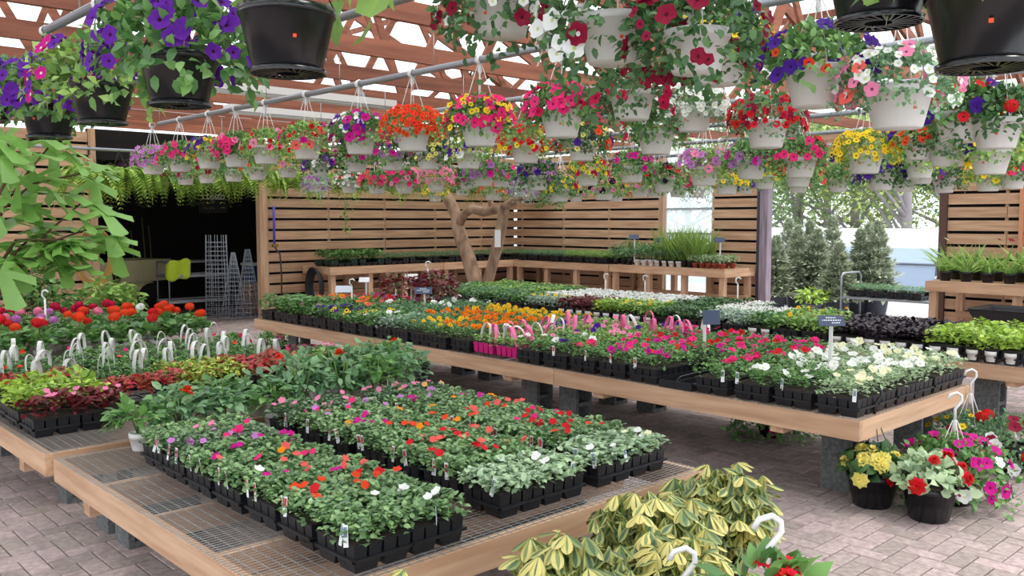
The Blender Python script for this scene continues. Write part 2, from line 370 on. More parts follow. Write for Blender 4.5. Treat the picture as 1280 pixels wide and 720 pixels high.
# ---- window of sheet plastic
film = bpy.data.materials.new('clear_film'); film.use_nodes = True; n_ = film.node_tree.nodes
tr_ = n_.new('ShaderNodeBsdfTransparent'); tl_ = n_.new('ShaderNodeBsdfTranslucent'); tl_.inputs[0].default_value = (.85, .92, .95, 1)
mx_ = n_.new('ShaderNodeMixShader'); mx_.inputs[0].default_value = .45
film.node_tree.links.new(tr_.outputs[0], mx_.inputs[1]); film.node_tree.links.new(tl_.outputs[0], mx_.inputs[2]); film.node_tree.links.new(mx_.outputs[0], n_['Material Output'].inputs[0])
win = struct('window_1', MB().box((XW + .05, 8.95, 0), (XW + .09, 8.99, 3)).box((XW + .05, 9.97, 0), (XW + .09, 10.0, 3)).mesh('window_frame', whitep), label='tall window of clear plastic sheet between slat walls', cat='window')
for za, zb in ((.05, .92), (.96, 1.44), (1.47, 1.88), (1.92, 2.95)): ob('pane', MB().box((XW + .065, 8.99, za), (XW + .069, 9.97, zb)).mesh('pane', film), win)
for z in (.94, 1.455, 1.90): ob('glazing_bar', MB().box((XW + .045, 8.99, z - .018), (XW + .09, 9.97, z + .018)).mesh('glazing_bar', mat('aluminium', (176, 184, 190), .4, metal=.3)), win)
# ---- header boards over openings
struct('trim_8', MB().box((4.5, YW, 2.6), (7.3, YW + .06, 3.05)).mesh('header', darkm), label='dark header board over the storage doorway', cat='header')
struct('trim_9', MB().box((XW, 5.0, 2.75), (XW + .1, 7.9, 3.05)).mesh('header2', woody), label='timber header over the open doorway', cat='header')
# ---- roof: trusses, purlins, translucent sheets
ZC = 3.12; XA, XB, XR = -4.0, XW + .5, 4.6; SL = .46
roofm = bpy.data.materials.new('translucent_roof_sheet'); roofm.use_nodes = True; n_ = roofm.node_tree.nodes
tr_ = n_.new('ShaderNodeBsdfTransparent'); tr_.inputs[0].default_value = (1, 1, 1, 1); tl_ = n_.new('ShaderNodeBsdfTranslucent'); tl_.inputs[0].default_value = (.9, .92, .93, 1)
mx_ = n_.new('ShaderNodeMixShader'); mx_.inputs[0].default_value = .35
roofm.node_tree.links.new(tr_.outputs[0], mx_.inputs[1]); roofm.node_tree.links.new(tl_.outputs[0], mx_.inputs[2]); roofm.node_tree.links.new(mx_.outputs[0], n_['Material Output'].inputs[0])
def ztop(x): return ZC + .10 + (SL * (x - XA) if x < XR else SL * (XR - XA) - SL * (XR - XA) / (XB - XR) * (x - XR))
ceil = struct('ceiling', MB().box((XR - .05, -1, ztop(XR) + .1), (XR + .05, 15.4, ztop(XR) + .28)).mesh('ridge_beam', truss_m), label='white translucent sheet roof over red timber trusses', cat='roof')
BAY = 1.22
TY = [1.35 + BAY * k for k in range(11)]
for k in range(-2, 12):
    y0 = 1.35 + BAY * k
    for xs, xe in ((XA, XR), (XR, XB)):
        m = MB(); t = .004; za, zb = ztop(xs) + .2, ztop(xe) + .2
        m.add([(xs, y0, za), (xe, y0, zb), (xe, y0 + BAY - .02, zb), (xs, y0 + BAY - .02, za), (xs, y0, za + t), (xe, y0, zb + t), (xe, y0 + BAY - .02, zb + t), (xs, y0 + BAY - .02, za + t)],
              [(3, 2, 1, 0), (4, 5, 6, 7), (0, 1, 5, 4), (1, 2, 6, 5), (2, 3, 7, 6), (3, 0, 4, 7)])
        ob('roof_sheet', m.mesh('roof_sheet', roofm), ceil)
for x in np.linspace(XA + .6, XB - .6, 10):
    ob('purlin', MB().box((x - .02, -1, ztop(x) + .1), (x + .02, 15.4, ztop(x) + .19)).mesh('purlin', truss_m), ceil)
TR = {}
def truss_part(k, p, q, w=.05, h=.14):
    if k not in TR: TR[k] = MB().bar(p, q, w, h).mesh(k, truss_m)
    return TR[k]
for i, y in enumerate(TY):
    t = thing('roof_truss', f'reddish timber roof truss with web struts, {ORD[i]} counted from the camera end', 'truss', (0, y, 0), 0, 'roof trusses'); t['kind'] = 'structure'
    ob('bottom_chord', truss_part('bottom_chord', (XA, 0, ZC), (XB, 0, ZC), .05, .14), t)
    ob('top_chord', truss_part('top_chord_a', (XA, 0, ztop(XA)), (XR, 0, ztop(XR)), .05, .15), t); ob('top_chord', truss_part('top_chord_b', (XR, 0, ztop(XR)), (XB, 0, ztop(XB)), .05, .15), t)
    xs = np.linspace(XA + 1.1, XB - 1.1, 11)
    for j in range(10):
        a, b = xs[j], xs[j + 1]
        p = (a, .04, ZC) if j % 2 == 0 else (a, .04, ztop(a)); q = (b, .04, ztop(b)) if j % 2 == 0 else (b, .04, ZC)
        ob('web_strut', truss_part(f'web_strut_{j}', p, q, .04, .085), t)
# ---- strip lights under the trusses
for i, (x0, y) in enumerate(((3.4, 8.1), (4.6, 9.6), (.7, 8.2), (6.6, 6.0))):
    t = thing('strip_light', ['white strip light under the trusses, above pink and orange baskets', 'white strip light under the trusses, further in', 'white strip light under the trusses, above black petunia pots',
                              'white strip light under the trusses, over the middle bench'][i], 'light', (x0, y, 2.9), 0, 'unlit strip lights')
    ob('housing', MB().box((0, -.09, .03), (2.4, .09, .10)).mesh('housing', whitep), t); ob('tube', MB().tube([(.05, .04, .02), (2.35, .04, .02)], .016, 8).mesh('tube', whitepaper), t)
    ob('tube', MB().tube([(.05, -.04, .02), (2.35, -.04, .02)], .016, 8).mesh('tube', whitepaper), t)
    bm_ = MB().box((0, -.01, .10), (.04, .01, .16)).mesh('bracket', steel); ob('bracket', bm_, t, (.3, 0, 0)); ob('bracket', bm_, t, (2.0, 0, 0))
# ================================================================== DISPLAY BENCHES
def display_bench(label, x0, x1, y0, y1, top, sk=.12, grid=True, beam=.08):
    t = thing('display_bench', label, 'bench', (x0, y0, 0)); w, l = x1 - x0, y1 - y0; b = .04
    ob('side_board', MB().box((0, 0, top - sk), (b, l, top)).mesh('side_board', woody), t); ob('side_board', MB().box((w - b, 0, top - sk), (w, l, top)).mesh('side_board', woody), t)
    ob('end_board', MB().box((b, 0, top - sk), (w - b, b, top)).mesh('end_board', woodx), t); ob('end_board', MB().box((b, l - b, top - sk), (w - b, l, top)).mesh('end_board', woodx), t)
    n = max(3, int(l / .6)); jm = MB().box((b, -.02, top - sk), (w - b, .02, top - .012)).mesh('joist', woodx)
    for k in range(1, n): ob('joist', jm, t, (0, l * k / n, 0))
    if beam:
        bm = MB().box((.02, -.045, 0), (w - .02, .045, beam)).mesh('cross_beam', woodx)
        for k in (.22, .82): ob('cross_beam', bm, t, (0, l * k, top - sk - beam))
    m = MB(); g = .0016; s = .025
    for x in np.arange(.012, w, .05): m.box((x - g, 0, top), (x + g, l, top + .0025))
    for y in np.arange(.012, l, s if grid else .05): m.box((0, y - g, top + .0025), (w, y + g, top + .005))
    ob('wire_mesh', m.mesh('wire_mesh', wire_m), t); return t
FT = .43
display_bench('wire-topped cedar bench carrying the impatiens flats', 1.40, 3.75, 2.57, 5.06, FT)
display_bench('wire-topped cedar bench carrying white-handled packs and coleus', 1.37, 3.75, 5.10, 7.54, FT + .02)
display_bench('wire-topped cedar bench carrying the geraniums', 1.37, 3.75, 7.56, 9.95, FT + .02)
MTOP = .55; MX0, MX1 = 4.88, 6.57
for i, l in enumerate(('wire-topped cedar bench holding white petunias, beside black begonia pots', 'wire-topped cedar bench holding pink plastic packs', 'wire-topped cedar bench holding yellow pansies and green flats')):
    display_bench(l, MX0, MX1, 2.29 + 2.44 * i, 2.29 + 2.44 * (i + 1) - .006, MTOP, grid=False, beam=.04)
FX0, FX1 = 7.58, 9.2
for i, l in enumerate(('wire-topped cedar bench holding lime basil, behind white petunias', 'wire-topped cedar bench holding silver foliage and dark vines', 'wire-topped cedar bench holding white alyssum', 'wire-topped cedar bench in front of the forked tree')):
    display_bench(l, FX0, 8.74 if i < 2 else FX1 + .06, .35 + 2.44 * i, .35 + 2.44 * (i + 1) - .006, MTOP, grid=False, beam=.04)
# ---- concrete blocks
def block_mesh(upright):
    m = MB(); L, Wd, t = .39, .19, .032                         # holes along y
    for lo, hi in (((0, 0), (L, t)), ((0, Wd - t), (L, Wd)), ((0, t), (t, Wd - t)), ((L - t, t), (L, Wd - t)), ((L / 2 - t / 2, t), (L / 2 + t / 2, Wd - t))):
        if upright: m.box((lo[1], 0, lo[0]), (hi[1], .19, hi[0]))
        else: m.box((lo[0], 0, lo[1]), (hi[0], .19, hi[1]))
    return m.mesh('concrete_block', block_m)
BU, BL = block_mesh(True), block_mesh(False)
def block(x, y, up, label, group): return tag(ob('concrete_block', BU if up else BL, None, (x, y, 0)), label, 'block', group)
for i, y in enumerate((3.13, 4.62, 4.92)):
    block(1.62, y, False, f'grey hollow concrete block lying under impatiens bench, {ORD[i]} along the aisle side', 'blocks under front bench'); 
    block(3.1, y, False, f'grey hollow concrete block deep under impatiens bench, {ORD[i]} from its near end', 'hidden blocks under front bench')
for i, y in enumerate((5.62, 7.1, 8.1, 9.5)):
    block(1.62, y, False, f'grey hollow concrete block under handled-pack and geranium benches, {ORD[i]} along the aisle side', 'blocks under geranium bench'); block(3.1, y, False, f'grey hollow concrete block deep under geranium benches, {ORD[i]} past the begonias', 'hidden blocks under geranium bench')
for i, y in enumerate((2.52, 4.83, 5.28, 7.0, 7.45, 9.3)):
    block(5.25, y, True, f'upright grey hollow concrete block under middle benches, front line, {ORD[i]} from begonia pots', 'blocks under middle bench, front')
    block(6.2, y - .05, True, f'upright grey hollow concrete block under middle benches, back line, {ORD[i]} from begonia pots', 'blocks under middle bench, back')
for i, y in enumerate((2.5, 3.05, 4.9, 5.5, 7.4, 7.95)):
    block(7.8, y, True, f'upright grey hollow concrete block under the basil and alyssum benches, {ORD[i]} from lily bench', 'blocks under far bench')
# ---- workbenches along the walls
def work_bench(label, x0, x1, y0, y1, top, n, along):
    t = thing('work_bench', label, 'bench', (x0, y0, 0)); w, l = x1 - x0, y1 - y0; m1 = woodx if along == 'x' else woody; a = .1
    ob('apron', MB().box((0, 0, top - a - .03), (w, .04, top - .03)).mesh('apron', woodx), t); ob('apron', MB().box((0, .04, top - a - .03), (.04, l, top - .03)).mesh('apron', woody), t)
    ob('apron', MB().box((w - .04, .04, top - a - .03), (w, l, top - .03)).mesh('apron', woody), t)
    k = 5
    for i in range(k):
        if along == 'x': ob('top_board', MB().box((0, l * i / k + .004, top - .03), (w, l * (i + 1) / k - .004, top)).mesh('top_board', woodx), t)
        else: ob('top_board', MB().box((w * i / k + .004, 0, top - .03), (w * (i + 1) / k - .004, l, top)).mesh('top_board', woody), t)
    lm = MB().box((0, 0, 0), (.09, .09, top - a - .03)).mesh('leg', woodz)
    for i in range(n):
        f = i / (n - 1)
        for s in (0, 1):
            if along == 'x': ob('leg', lm, t, (.04 + f * (w - .17), .04 if s == 0 else l - .13, 0))
            else: ob('leg', lm, t, (.04 if s == 0 else w - .13, .04 + f * (l - .17), 0))
    if along == 'x': ob('lower_rail', MB().box((.05, l - .16, .35), (w - .05, l - .13, .44)).mesh('lower_rail', woodx), t)
    else: ob('lower_rail', MB().box((w - .16, .05, .35), (w - .13, l - .05, .44)).mesh('lower_rail', woody), t)
    return t
BT = .90
work_bench('cedar work bench with dark green seedling trays, at the storage doorway', 8.0, 10.45, 13.0, 13.9, BT, 4, 'x')
work_bench('cedar work bench in the wall corner behind the forked tree', 10.46, 13.15, 13.0, 13.9, BT, 4, 'x')
work_bench('cedar work bench with low seedling trays below slat wall', 12.25, 13.15, 10.5, 12.98, BT, 4, 'y')
work_bench('cedar work bench with tall grasses below the plastic window', 12.25, 13.15, 8.05, 10.48, BT, 4, 'y')
work_bench('cedar work bench with potted lilies beside the open doorway', 11.95, 13.05, 2.6, 4.78, BT, 3, 'y')
# ================================================================== PLANT BUILDERS
FOL = {}
def dirs(n, e0, e1):
    a = rng.uniform(0, 2 * PI, n); e = np.radians(rng.uniform(e0, e1, n)); return np.stack([np.cos(a) * np.cos(e), np.sin(a) * np.cos(e), np.sin(e)], 1)
Z1 = np.array([0, 0, 1.])
def upn(n): return np.tile(Z1, (n, 1)) + rng.normal(0, .25, (n, 3))
def fol_flat(key, leaf, mats, n, lx, ly, h, size, nx=4, ny=3, e=(-15, 50), var=3):
    """mounds of foliage over a rectangle lx x ly (origin at centre, z from 0 to h)"""
    k = (key, random.randrange(var))
    if k in FOL: return FOL[k]
    cx = (np.arange(nx) + .5) / nx * lx - lx / 2; cy = (np.arange(ny) + .5) / ny * ly - ly / 2
    ci = rng.integers(0, nx, n); cj = rng.integers(0, ny, n); hh = h * (1 + rng.normal(0, .10, (nx, ny)))
    rx, ry = lx / nx * .72, ly / ny * .75
    a = rng.uniform(0, 2 * PI, n); r = np.sqrt(rng.uniform(0, 1, n)); x = cx[ci] + rng.normal(0, .006, n) + rx * r * np.cos(a); y = cy[cj] + rng.normal(0, .006, n) + ry * r * np.sin(a)
    z = hh[ci, cj] * np.clip(1 - .5 * r ** 3, .1, 1) * np.where(rng.uniform(0, 1, n) < .7, rng.uniform(.85, 1.0, n), rng.uniform(.15, .85, n))
    D = dirs(n, *e); D[:, 0] += .8 * r * np.cos(a); D[:, 1] += .8 * r * np.sin(a)
    s = size * rng.uniform(.65, 1.15, n); P = np.stack([x, y, z], 1) - D / np.linalg.norm(D, axis=1, keepdims=True) * s[:, None] * .4
    V, T, M = scatter(leaf, P, D, upn(n), s)
    FOL[k] = tri_mesh('foliage_' + key, V, T, M, mats); return FOL[k]
def fol_grass(key, n, lx, ly, h, w, mats, lean=25, curl=.35, var=3):
    k = (key, random.randrange(var))
    if k in FOL: return FOL[k]
    P = np.stack([rng.uniform(-lx / 2, lx / 2, n), rng.uniform(-ly / 2, ly / 2, n), np.zeros(n)], 1); D = dirs(n, 90 - lean, 89)
    V, T, M = scatter(T_blade(w, curl), P, D, dirs(n, -5, 5), h * rng.uniform(.55, 1.1, n)); FOL[k] = tri_mesh('foliage_' + key, V, T, M, mats); return FOL[k]
def tray_mesh(lx=.53, ly=.27, z=.055, m=None):
    b = MB(); nx, ny = 4, 2
    for i in range(nx):
        for j in range(ny):
            x0 = -lx / 2 + lx * i / nx + .012; y0 = -ly / 2 + ly * j / ny + .012; b.box((x0, y0, 0), (x0 + lx / nx - .024, y0 + ly / ny - .024, z - .006), 0, None, .86)
    for lo, hi in (((-lx / 2, -ly / 2), (lx / 2, -ly / 2 + .012)), ((-lx / 2, ly / 2 - .012), (lx / 2, ly / 2)), ((-lx / 2, -ly / 2), (-lx / 2 + .012, ly / 2)), ((lx / 2 - .012, -ly / 2), (lx / 2, ly / 2)), ((-.008, -ly / 2), (.008, ly / 2))):
        b.box((lo[0], lo[1], z - .012), (hi[0], hi[1], z))
    return b.mesh('carrier_tray', m or blackp)
def pack_mesh(lx, ly, nx, ny, m, z0=.02, z1=.105):
    b = MB(); w, l = lx / nx, ly / ny
    for i in range(nx):
        for j in range(ny): x0 = -lx / 2 + w * i; y0 = -ly / 2 + l * j; b.box((x0 + .003, y0 + .003, z0), (x0 + w - .003, y0 + l - .003, z1 - .004), 0, None, .8)
    b.box((-lx / 2, -ly / 2, z1 - .006), (lx / 2, ly / 2, z1)); b.box((-lx / 2 + .008, -ly / 2 + .008, z1), (lx / 2 - .008, ly / 2 - .008, z1 + .002), 1)
    return b.mesh('cell_pack', m, soil)
TRAY = tray_mesh(); PACK = pack_mesh(.128, .255, 2, 4, blackp); PACKG = pack_mesh(.128, .255, 2, 4, greenp); PACKM = pack_mesh(.128, .255, 2, 4, magp)
EMPTYTRAY = None
def tag_mesh(m): return MB().box((-.011, -.0008, -.04), (.011, .0008, .038)).box((-.008, -.0014, -.005), (.008, .0014, .031), 1).mesh('plant_tag', whitepaper, m)
TAGR, TAGB, TAGP = tag_mesh(redprint), tag_mesh(blueprint), tag_mesh(petal('pink_print', (226, 110, 150)))
# kind: leaf template, materials, count, height, leaf size, mound counts
KINDS = dict(
    impatiens=(RD, [GI], 1500, .10, .031, 6, 4), impatiens_dark=(RD, [GI2], 1500, .10, .031, 6, 4), impatiens_pale=(RD, [GIW], 1400, .085, .034, 6, 4),
    petunia=(OV, [G], 560, .11, .036, 5, 3), petunia_light=(OV, [GL], 560, .11, .036, 5, 3), petunia_pale=(OV, [GW], 560, .12, .036, 5, 3), petunia_grey=(OV, [GB], 640, .16, .036, 5, 3),
    greens=(LF, [G], 420, .13, .055, 5, 3), greens_dark=(LF, [GD], 420, .13, .055, 5, 3), greens_light=(LF, [GL], 420, .14, .055, 5, 3), silver=(OV, [GS], 620, .12, .04, 5, 3),
    tallgreens=(LF, [G], 520, .18, .06, 4, 2), lime=(LF, [GLIME], 420, .15, .06, 4, 2), blackvine=(LF, [GP], 420, .12, .065, 4, 2), coleus=(LF, [GCO], 420, .12, .055, 4, 2), coleus_lime=(VA, [GLIME, GCO], 420, .12, .055, 4, 2),
    coleus_dark=(LF, [GR], 420, .13, .055, 4, 2), marigold=(OV, [G], 620, .12, .032, 6, 3), herb=(OV, [GB], 700, .10, .026, 7, 4), herb_light=(OV, [GL], 700, .12, .026, 7, 4), alyssum=(OV, [G], 520, .10, .03, 6, 3))
def foliage(kind, lx=.53, ly=.275, scale=1):
    leaf, mats, n, h, s, nx, ny = KINDS[kind]; return fol_flat(f'{kind}_{lx}_{ly}', leaf, mats, n, lx, ly, h, s, nx, ny)
def flower_pts(n, lx, ly, h, z0):
    P = np.stack([rng.uniform(-lx / 2, lx / 2, n), rng.uniform(-ly / 2, ly / 2, n), z0 + h * rng.uniform(.88, 1.12, n)], 1); N_ = np.tile([-.35, -.3, 1.], (n, 1)) + rng.normal(0, .3, (n, 3)); return P, N_
def blossoms(parent, spec, P_N, single=True, bs=1.0):
    """spec: [(kind, colour, count, throat)]; P_N(n) gives points and normals"""
    for kind, col, n, *th in spec:
        P, N_ = P_N(n); s0 = FSIZE[kind] * bs
        if single and kind not in ('small', 'star'):
            me = flower_mesh(kind, col, *(th or ['white']))
            for p, q in zip(P, N_): ob('blossom', me, parent, p, quat_up(q), s0 * random.uniform(.8, 1.2))
        elif n:
            V, T, M = up_scatter(TMPL[kind], P, N_, s0 * rng.uniform(.8, 1.2, n))
            stuff(ob('blossoms', tri_mesh('blossoms', V, T, M, [PM[col], DK[col]]), parent))
def flat(name, label, x, y, z, kind, spec, detail=2, tags=None, packs=4, group=None, packm=None, rz=0, jit=.012):
    t = thing(name, label, 'plant tray', (x + random.uniform(-jit, jit), y + random.uniform(-.004, .004), z + .005), rz + random.gauss(0, .012), group)
    ob('carrier_tray', TRAY, t)
    if detail:
        for i in range(packs): ob('cell_pack', packm or PACK, t, (-.195 + .13 * i, 0, 0))
    else: ob('cell_pack', packm or PACK, t, (-.195, 0, 0)); ob('cell_pack', packm or PACK, t, (.195, 0, 0))
    stuff(ob('foliage', foliage(kind), t, (0, 0, .095), random.choice((0, PI))))
    h = KINDS[kind][3]
    blossoms(t, spec, lambda n: flower_pts(n, .50, .25, h, .098), detail > 0, .8 if spec and spec[0][0] == 'petunia' else 1.0)
    if tags:
        for i in range(3 if detail > 1 else 1):
            ob('plant_tag', tags, t, ((-.262, random.uniform(-.11, .11)  , .135) if i < 2 else (random.uniform(-.2, .2), -.128  , .135)), (random.gauss(0, .12), random.gauss(0, .12), (-PI / 2 if i < 2 else 0) + random.gauss(0, .3)))
    return t
# ---- pots
def pot_mesh(R, h, m, n=22, taper=.72, band=True):
    b = MB(); p = [(0, 0), (R * taper * .96, 0), (R * taper, .006), (R * .955, h - .03)]
    p += [(R * .97, h - .03), (R, h - .028), (R, h), (R * .95, h), (R * .93, h - .02)]
    b.lathe(p, n); b.lathe([(R * .93, h - .02), (0, h - .015)], n, 1); return b.mesh('pot', m, soil)
def loop_handle(w, h, m, wid=.032, t=.002):
    b = MB(); n = 10; pts = []
    for i in range(n + 1):
        u = i / n; a = PI * u; pts.append((-w / 2 * math.cos(a), h * (math.sin(a) ** .55)))
    for (x0, z0), (x1, z1) in zip(pts, pts[1:]):
        b.add([(x0, -wid / 2, z0), (x1, -wid / 2, z1), (x1, wid / 2, z1), (x0, wid / 2, z0), (x0 * .96, -wid / 2, z0 * .98), (x1 * .96, -wid / 2, z1 * .98), (x1 * .96, wid / 2, z1 * .98), (x0 * .96, wid / 2, z0 * .98)],
              [(3, 2, 1, 0), (4, 5, 6, 7), (0, 1, 5, 4), (2, 3, 7, 6)], 0, True)
    return b.mesh('handle', m)
HW = loop_handle(.085, .23, whitep); HWL = loop_handle(.15, .21, whitep); HP = loop_handle(.10, .20, mat('pink_strap', (236, 110, 160), .5)); HPW = loop_handle(.11, .19, whitep)
# ---- hanging baskets
def mound(n, rx, top, droop, umax=1.0):
    """points and outward normals on a hanging mound: dome above the rim and trailing skirt below"""
    th = rng.uniform(0, 2 * PI, n); u = rng.uniform(-droop, umax, n)
    up = np.clip(u, 0, 1); el = up * PI / 2
    rr = np.where(u > 0, rx * np.cos(el) ** .8, rx * (1.0 + .10 * u)); z = np.where(u > 0, top * np.sin(el), u * .26)
    P = np.stack([rr * np.cos(th), rr * np.sin(th), z], 1); N_ = np.stack([np.cos(th) * np.cos(el), np.sin(th) * np.cos(el), np.sin(el) * .9 + .1], 1); return P, N_
def fol_basket(key, leaf, mats, n, rx, top, droop, size, var=3):
    k = ('b' + key, random.randrange(var))
    if k in FOL: return FOL[k]
    P, N_ = mound(n, rx, top, droop); lump = 1 + .16 * np.sin(3 * np.arctan2(P[:, 1], P[:, 0]) + 2.1 * k[1]) * np.where(P[:, 2] < .02, 1, .5)
    P = P * np.stack([lump, lump, np.where(P[:, 2] < 0, lump ** 2, 1)], 1); P *= rng.uniform(.72, 1.04, (n, 1)); D = N_ * .7 + rng.normal(0, .6, (n, 3)); D[:, 2] += np.where(P[:, 2] < 0, -.4, .25)
    a = scatter(leaf, P, D, N_ + rng.normal(0, .3, (n, 3)) + [0, 0, .3], size * rng.uniform(.6, 1.2, n)); parts = [a]
    # inner fill so the mound reads dense
    m = n // 3; P2, N2 = mound(m, rx * .75, top * .75, droop * .4); parts.append(scatter(leaf, P2, N2 + rng.normal(0, .6, (m, 3)), N2 + [0, 0, .3], size * 1.1))
    V, T, M = merge(parts); FOL[k] = tri_mesh('foliage_' + key, V, T, M, mats); return FOL[k]
BK = dict(petunia=(LF, [G], 620, .24, .17, .35, .045), petunia_dark=(LF, [GD], 620, .24, .17, .45, .045), light=(OV, [GL], 680, .23, .16, .35, .04), small=(OV, [GB], 900, .24, .17, .4, .03), small_light=(OV, [GL], 900, .24, .17, .4, .03), bare=(OV, [GL], 160, .2, .14, .05, .05),
          trail=(LF, [GD], 720, .25, .15, .8, .042), silver=(OV, [GS], 700, .24, .14, .8, .035), ivy=(LF, [G], 560, .27, .16, .9, .06), bigleaf=(LF, [GL], 70, .22, .2, .1, .10))
POTS = {}
def hanger_mesh(R, drop, zp, m, hr=.005):
    b = MB(); z = min(drop, zp - .02)
    for k in range(4):
        t = PI / 4 + k * PI / 2; b.tube([(R * .97 * math.cos(t), R * .97 * math.sin(t), 0), (.012 * math.cos(t), .012 * math.sin(t), z)], .0028, 5)
    b.lathe([(.006, z - .07), (.016, z - .05), (.01, z), (.005, z + .02)], 8)
    b.tube([(0, 0, z)] + [(0, 0, zp - .05)] * (1 if zp - .05 > z + .01 else 0) + ([(.022, 0, zp - .02), (.026, 0, zp + .012), (0, 0, zp + .034), (-.024, 0, zp + .012)] if hr < .008 else [(.012, -.012, zp - .03), (.026, -.026, zp + .0), (.024, -.024, zp + .03), (.005, -.005, zp + .048), (-.022, .022, zp + .036), (-.034, .034, zp + .008)]), hr, 7); return b.mesh('hanger', m)
BASK = []
def basket(label, x, y, zb, dia, colour, fk, spec, pipe_z, single=True, sticker=True, group=None, h=None, fs=1.0):
    R = dia / 2; h = h or dia * .62
    t = thing('hanging_basket', label, 'hanging basket', (x, y, zb), 0, group)
    key = (round(dia, 2), round(h, 2), colour)
    if key not in POTS: POTS[key] = pot_mesh(R, h, {'white': creamp, 'black': potblack}[colour])
    p = ob('pot', POTS[key], t, (0, 0, 0), random.uniform(0, 6))
    if colour == 'black':
        b = MB(); r0 = R * .70
        for k in range(24): a = 2 * PI * k / 24; b.bar((r0 * .35 * math.cos(a + .5), r0 * .35 * math.sin(a + .5), -.006), (r0 * 1.08 * math.cos(a), r0 * 1.08 * math.sin(a), -.006), .007, .012)
        b.lathe([(r0 * 1.12, -.014), (r0 * 1.14, 0), (r0 * 1.04, 0), (r0 * 1.06, -.014), (r0 * 1.12, -.014)], 24); ob('drain_ring', b.mesh('drain_ring', potblack), p)
    if sticker and single:
        a = random.uniform(PI * .95, PI * 1.5); rr = R * (.72 + .24 * .45) + .003
        ob('sticker', MB().box((-.0015, -.006, -.006), (.0015, .006, .006)).mesh('sticker', orangest), t, (rr * math.cos(a), rr * math.sin(a), h * .45), (0, .22, a))
    ob('hanger', hanger_mesh(R, random.uniform(.36, .42), max(pipe_z - zb - h, .1), whitep if colour == 'white' else blackp), t, (0, 0, h))
    leaf, mats, n, rx, top, droop, size = BK[fk]; k = dia / .27 * fs
    stuff(ob('foliage', fol_basket(fk, leaf, mats, n, rx, top, droop, size), t, (0, 0, h - .01), random.uniform(0, 6), k))
    def pts(nn):
        P, N_ = mound(nn, rx * 1.04, top * 1.05, droop * .7, .72); P = P * k; P[:, 2] += h; return P, N_ + rng.normal(0, .2, N_.shape) + np.array([-.15, -.15, 0])
    spec = [(a[0], a[1], int(a[2] * (2.4 if a[0] != 'geranium' else 1.3))) + tuple(a[3:]) for a in spec]
    blossoms(t, spec, pts, single)
    BASK.append(t); return t
def colours(spec):
    c = []
    for k, col, *r in spec:
        if CN[col] not in c: c.append(CN[col])
    return ' and '.join(c[:2])
def I(*a): return [('impatiens', c, n) for c, n in a]
def P_(*a): return [('petunia', c, n) for c, n in a]
# ================================================================== FRONT BENCH: impatiens flats
front = [
    (1.965, 2.76, 'aisle column', [('impatiens', I(('white', 6)), TAGB), ('impatiens', I(('orangered', 9), ('red', 3)), TAGR), ('impatiens', I(('coral', 5), ('magenta', 4), ('white', 1)), TAGR),
      ('impatiens', I(('orange', 2), ('coral', 5), ('hotpink', 3)), TAGP), ('impatiens', I(('magenta', 8), ('lilac', 3)), TAGP), ('impatiens_dark', I(('hotpink', 5), ('lilac', 6)), TAGP), ('impatiens', I(('pink', 3), ('white', 1)), TAGP)]),
    (2.74, 2.83, 'middle column', [('impatiens_pale', I(('white', 6)), TAGB), ('impatiens', I(('red', 6), ('coral', 3)), TAGR), ('impatiens', I(('coral', 10), ('red', 5)), TAGR), ('impatiens', I(('orangered', 6), ('orange', 2)), TAGR),
      ('impatiens', I(('magenta', 8), ('orange', 2)), TAGP), ('impatiens', I(('hotpink', 5), ('lilac', 5)), TAGP), ('impatiens_dark', I(('pink', 9)), TAGP)]),
    (3.365, 2.84, 'far column', [('impatiens_pale', I(('white', 5), ('cream', 2)), TAGB), ('impatiens', I(('red', 5), ('orangered', 2)), TAGR), ('impatiens', I(('red', 8), ('hotpink', 4)), TAGR), ('impatiens', I(('orangered', 4), ('coral', 8)), TAGR),
      ('impatiens', I(('orange', 4), ('magenta', 4)), TAGP), ('impatiens', I(('lilac', 7), ('magenta', 2)), TAGP), ('impatiens_dark', I(('pink', 9), ('peach', 3)), TAGP)])]
for x, y0, cn, rows in front:
    for r, (k, sp, tg) in enumerate(rows):
        flat('impatiens_flat', f'flat of {colours(sp)} impatiens, {ORD[r]} row, {cn}, front bench', x, y0 + .292 * r, FT, k, sp, 2, tg, group='impatiens flats on the front bench')
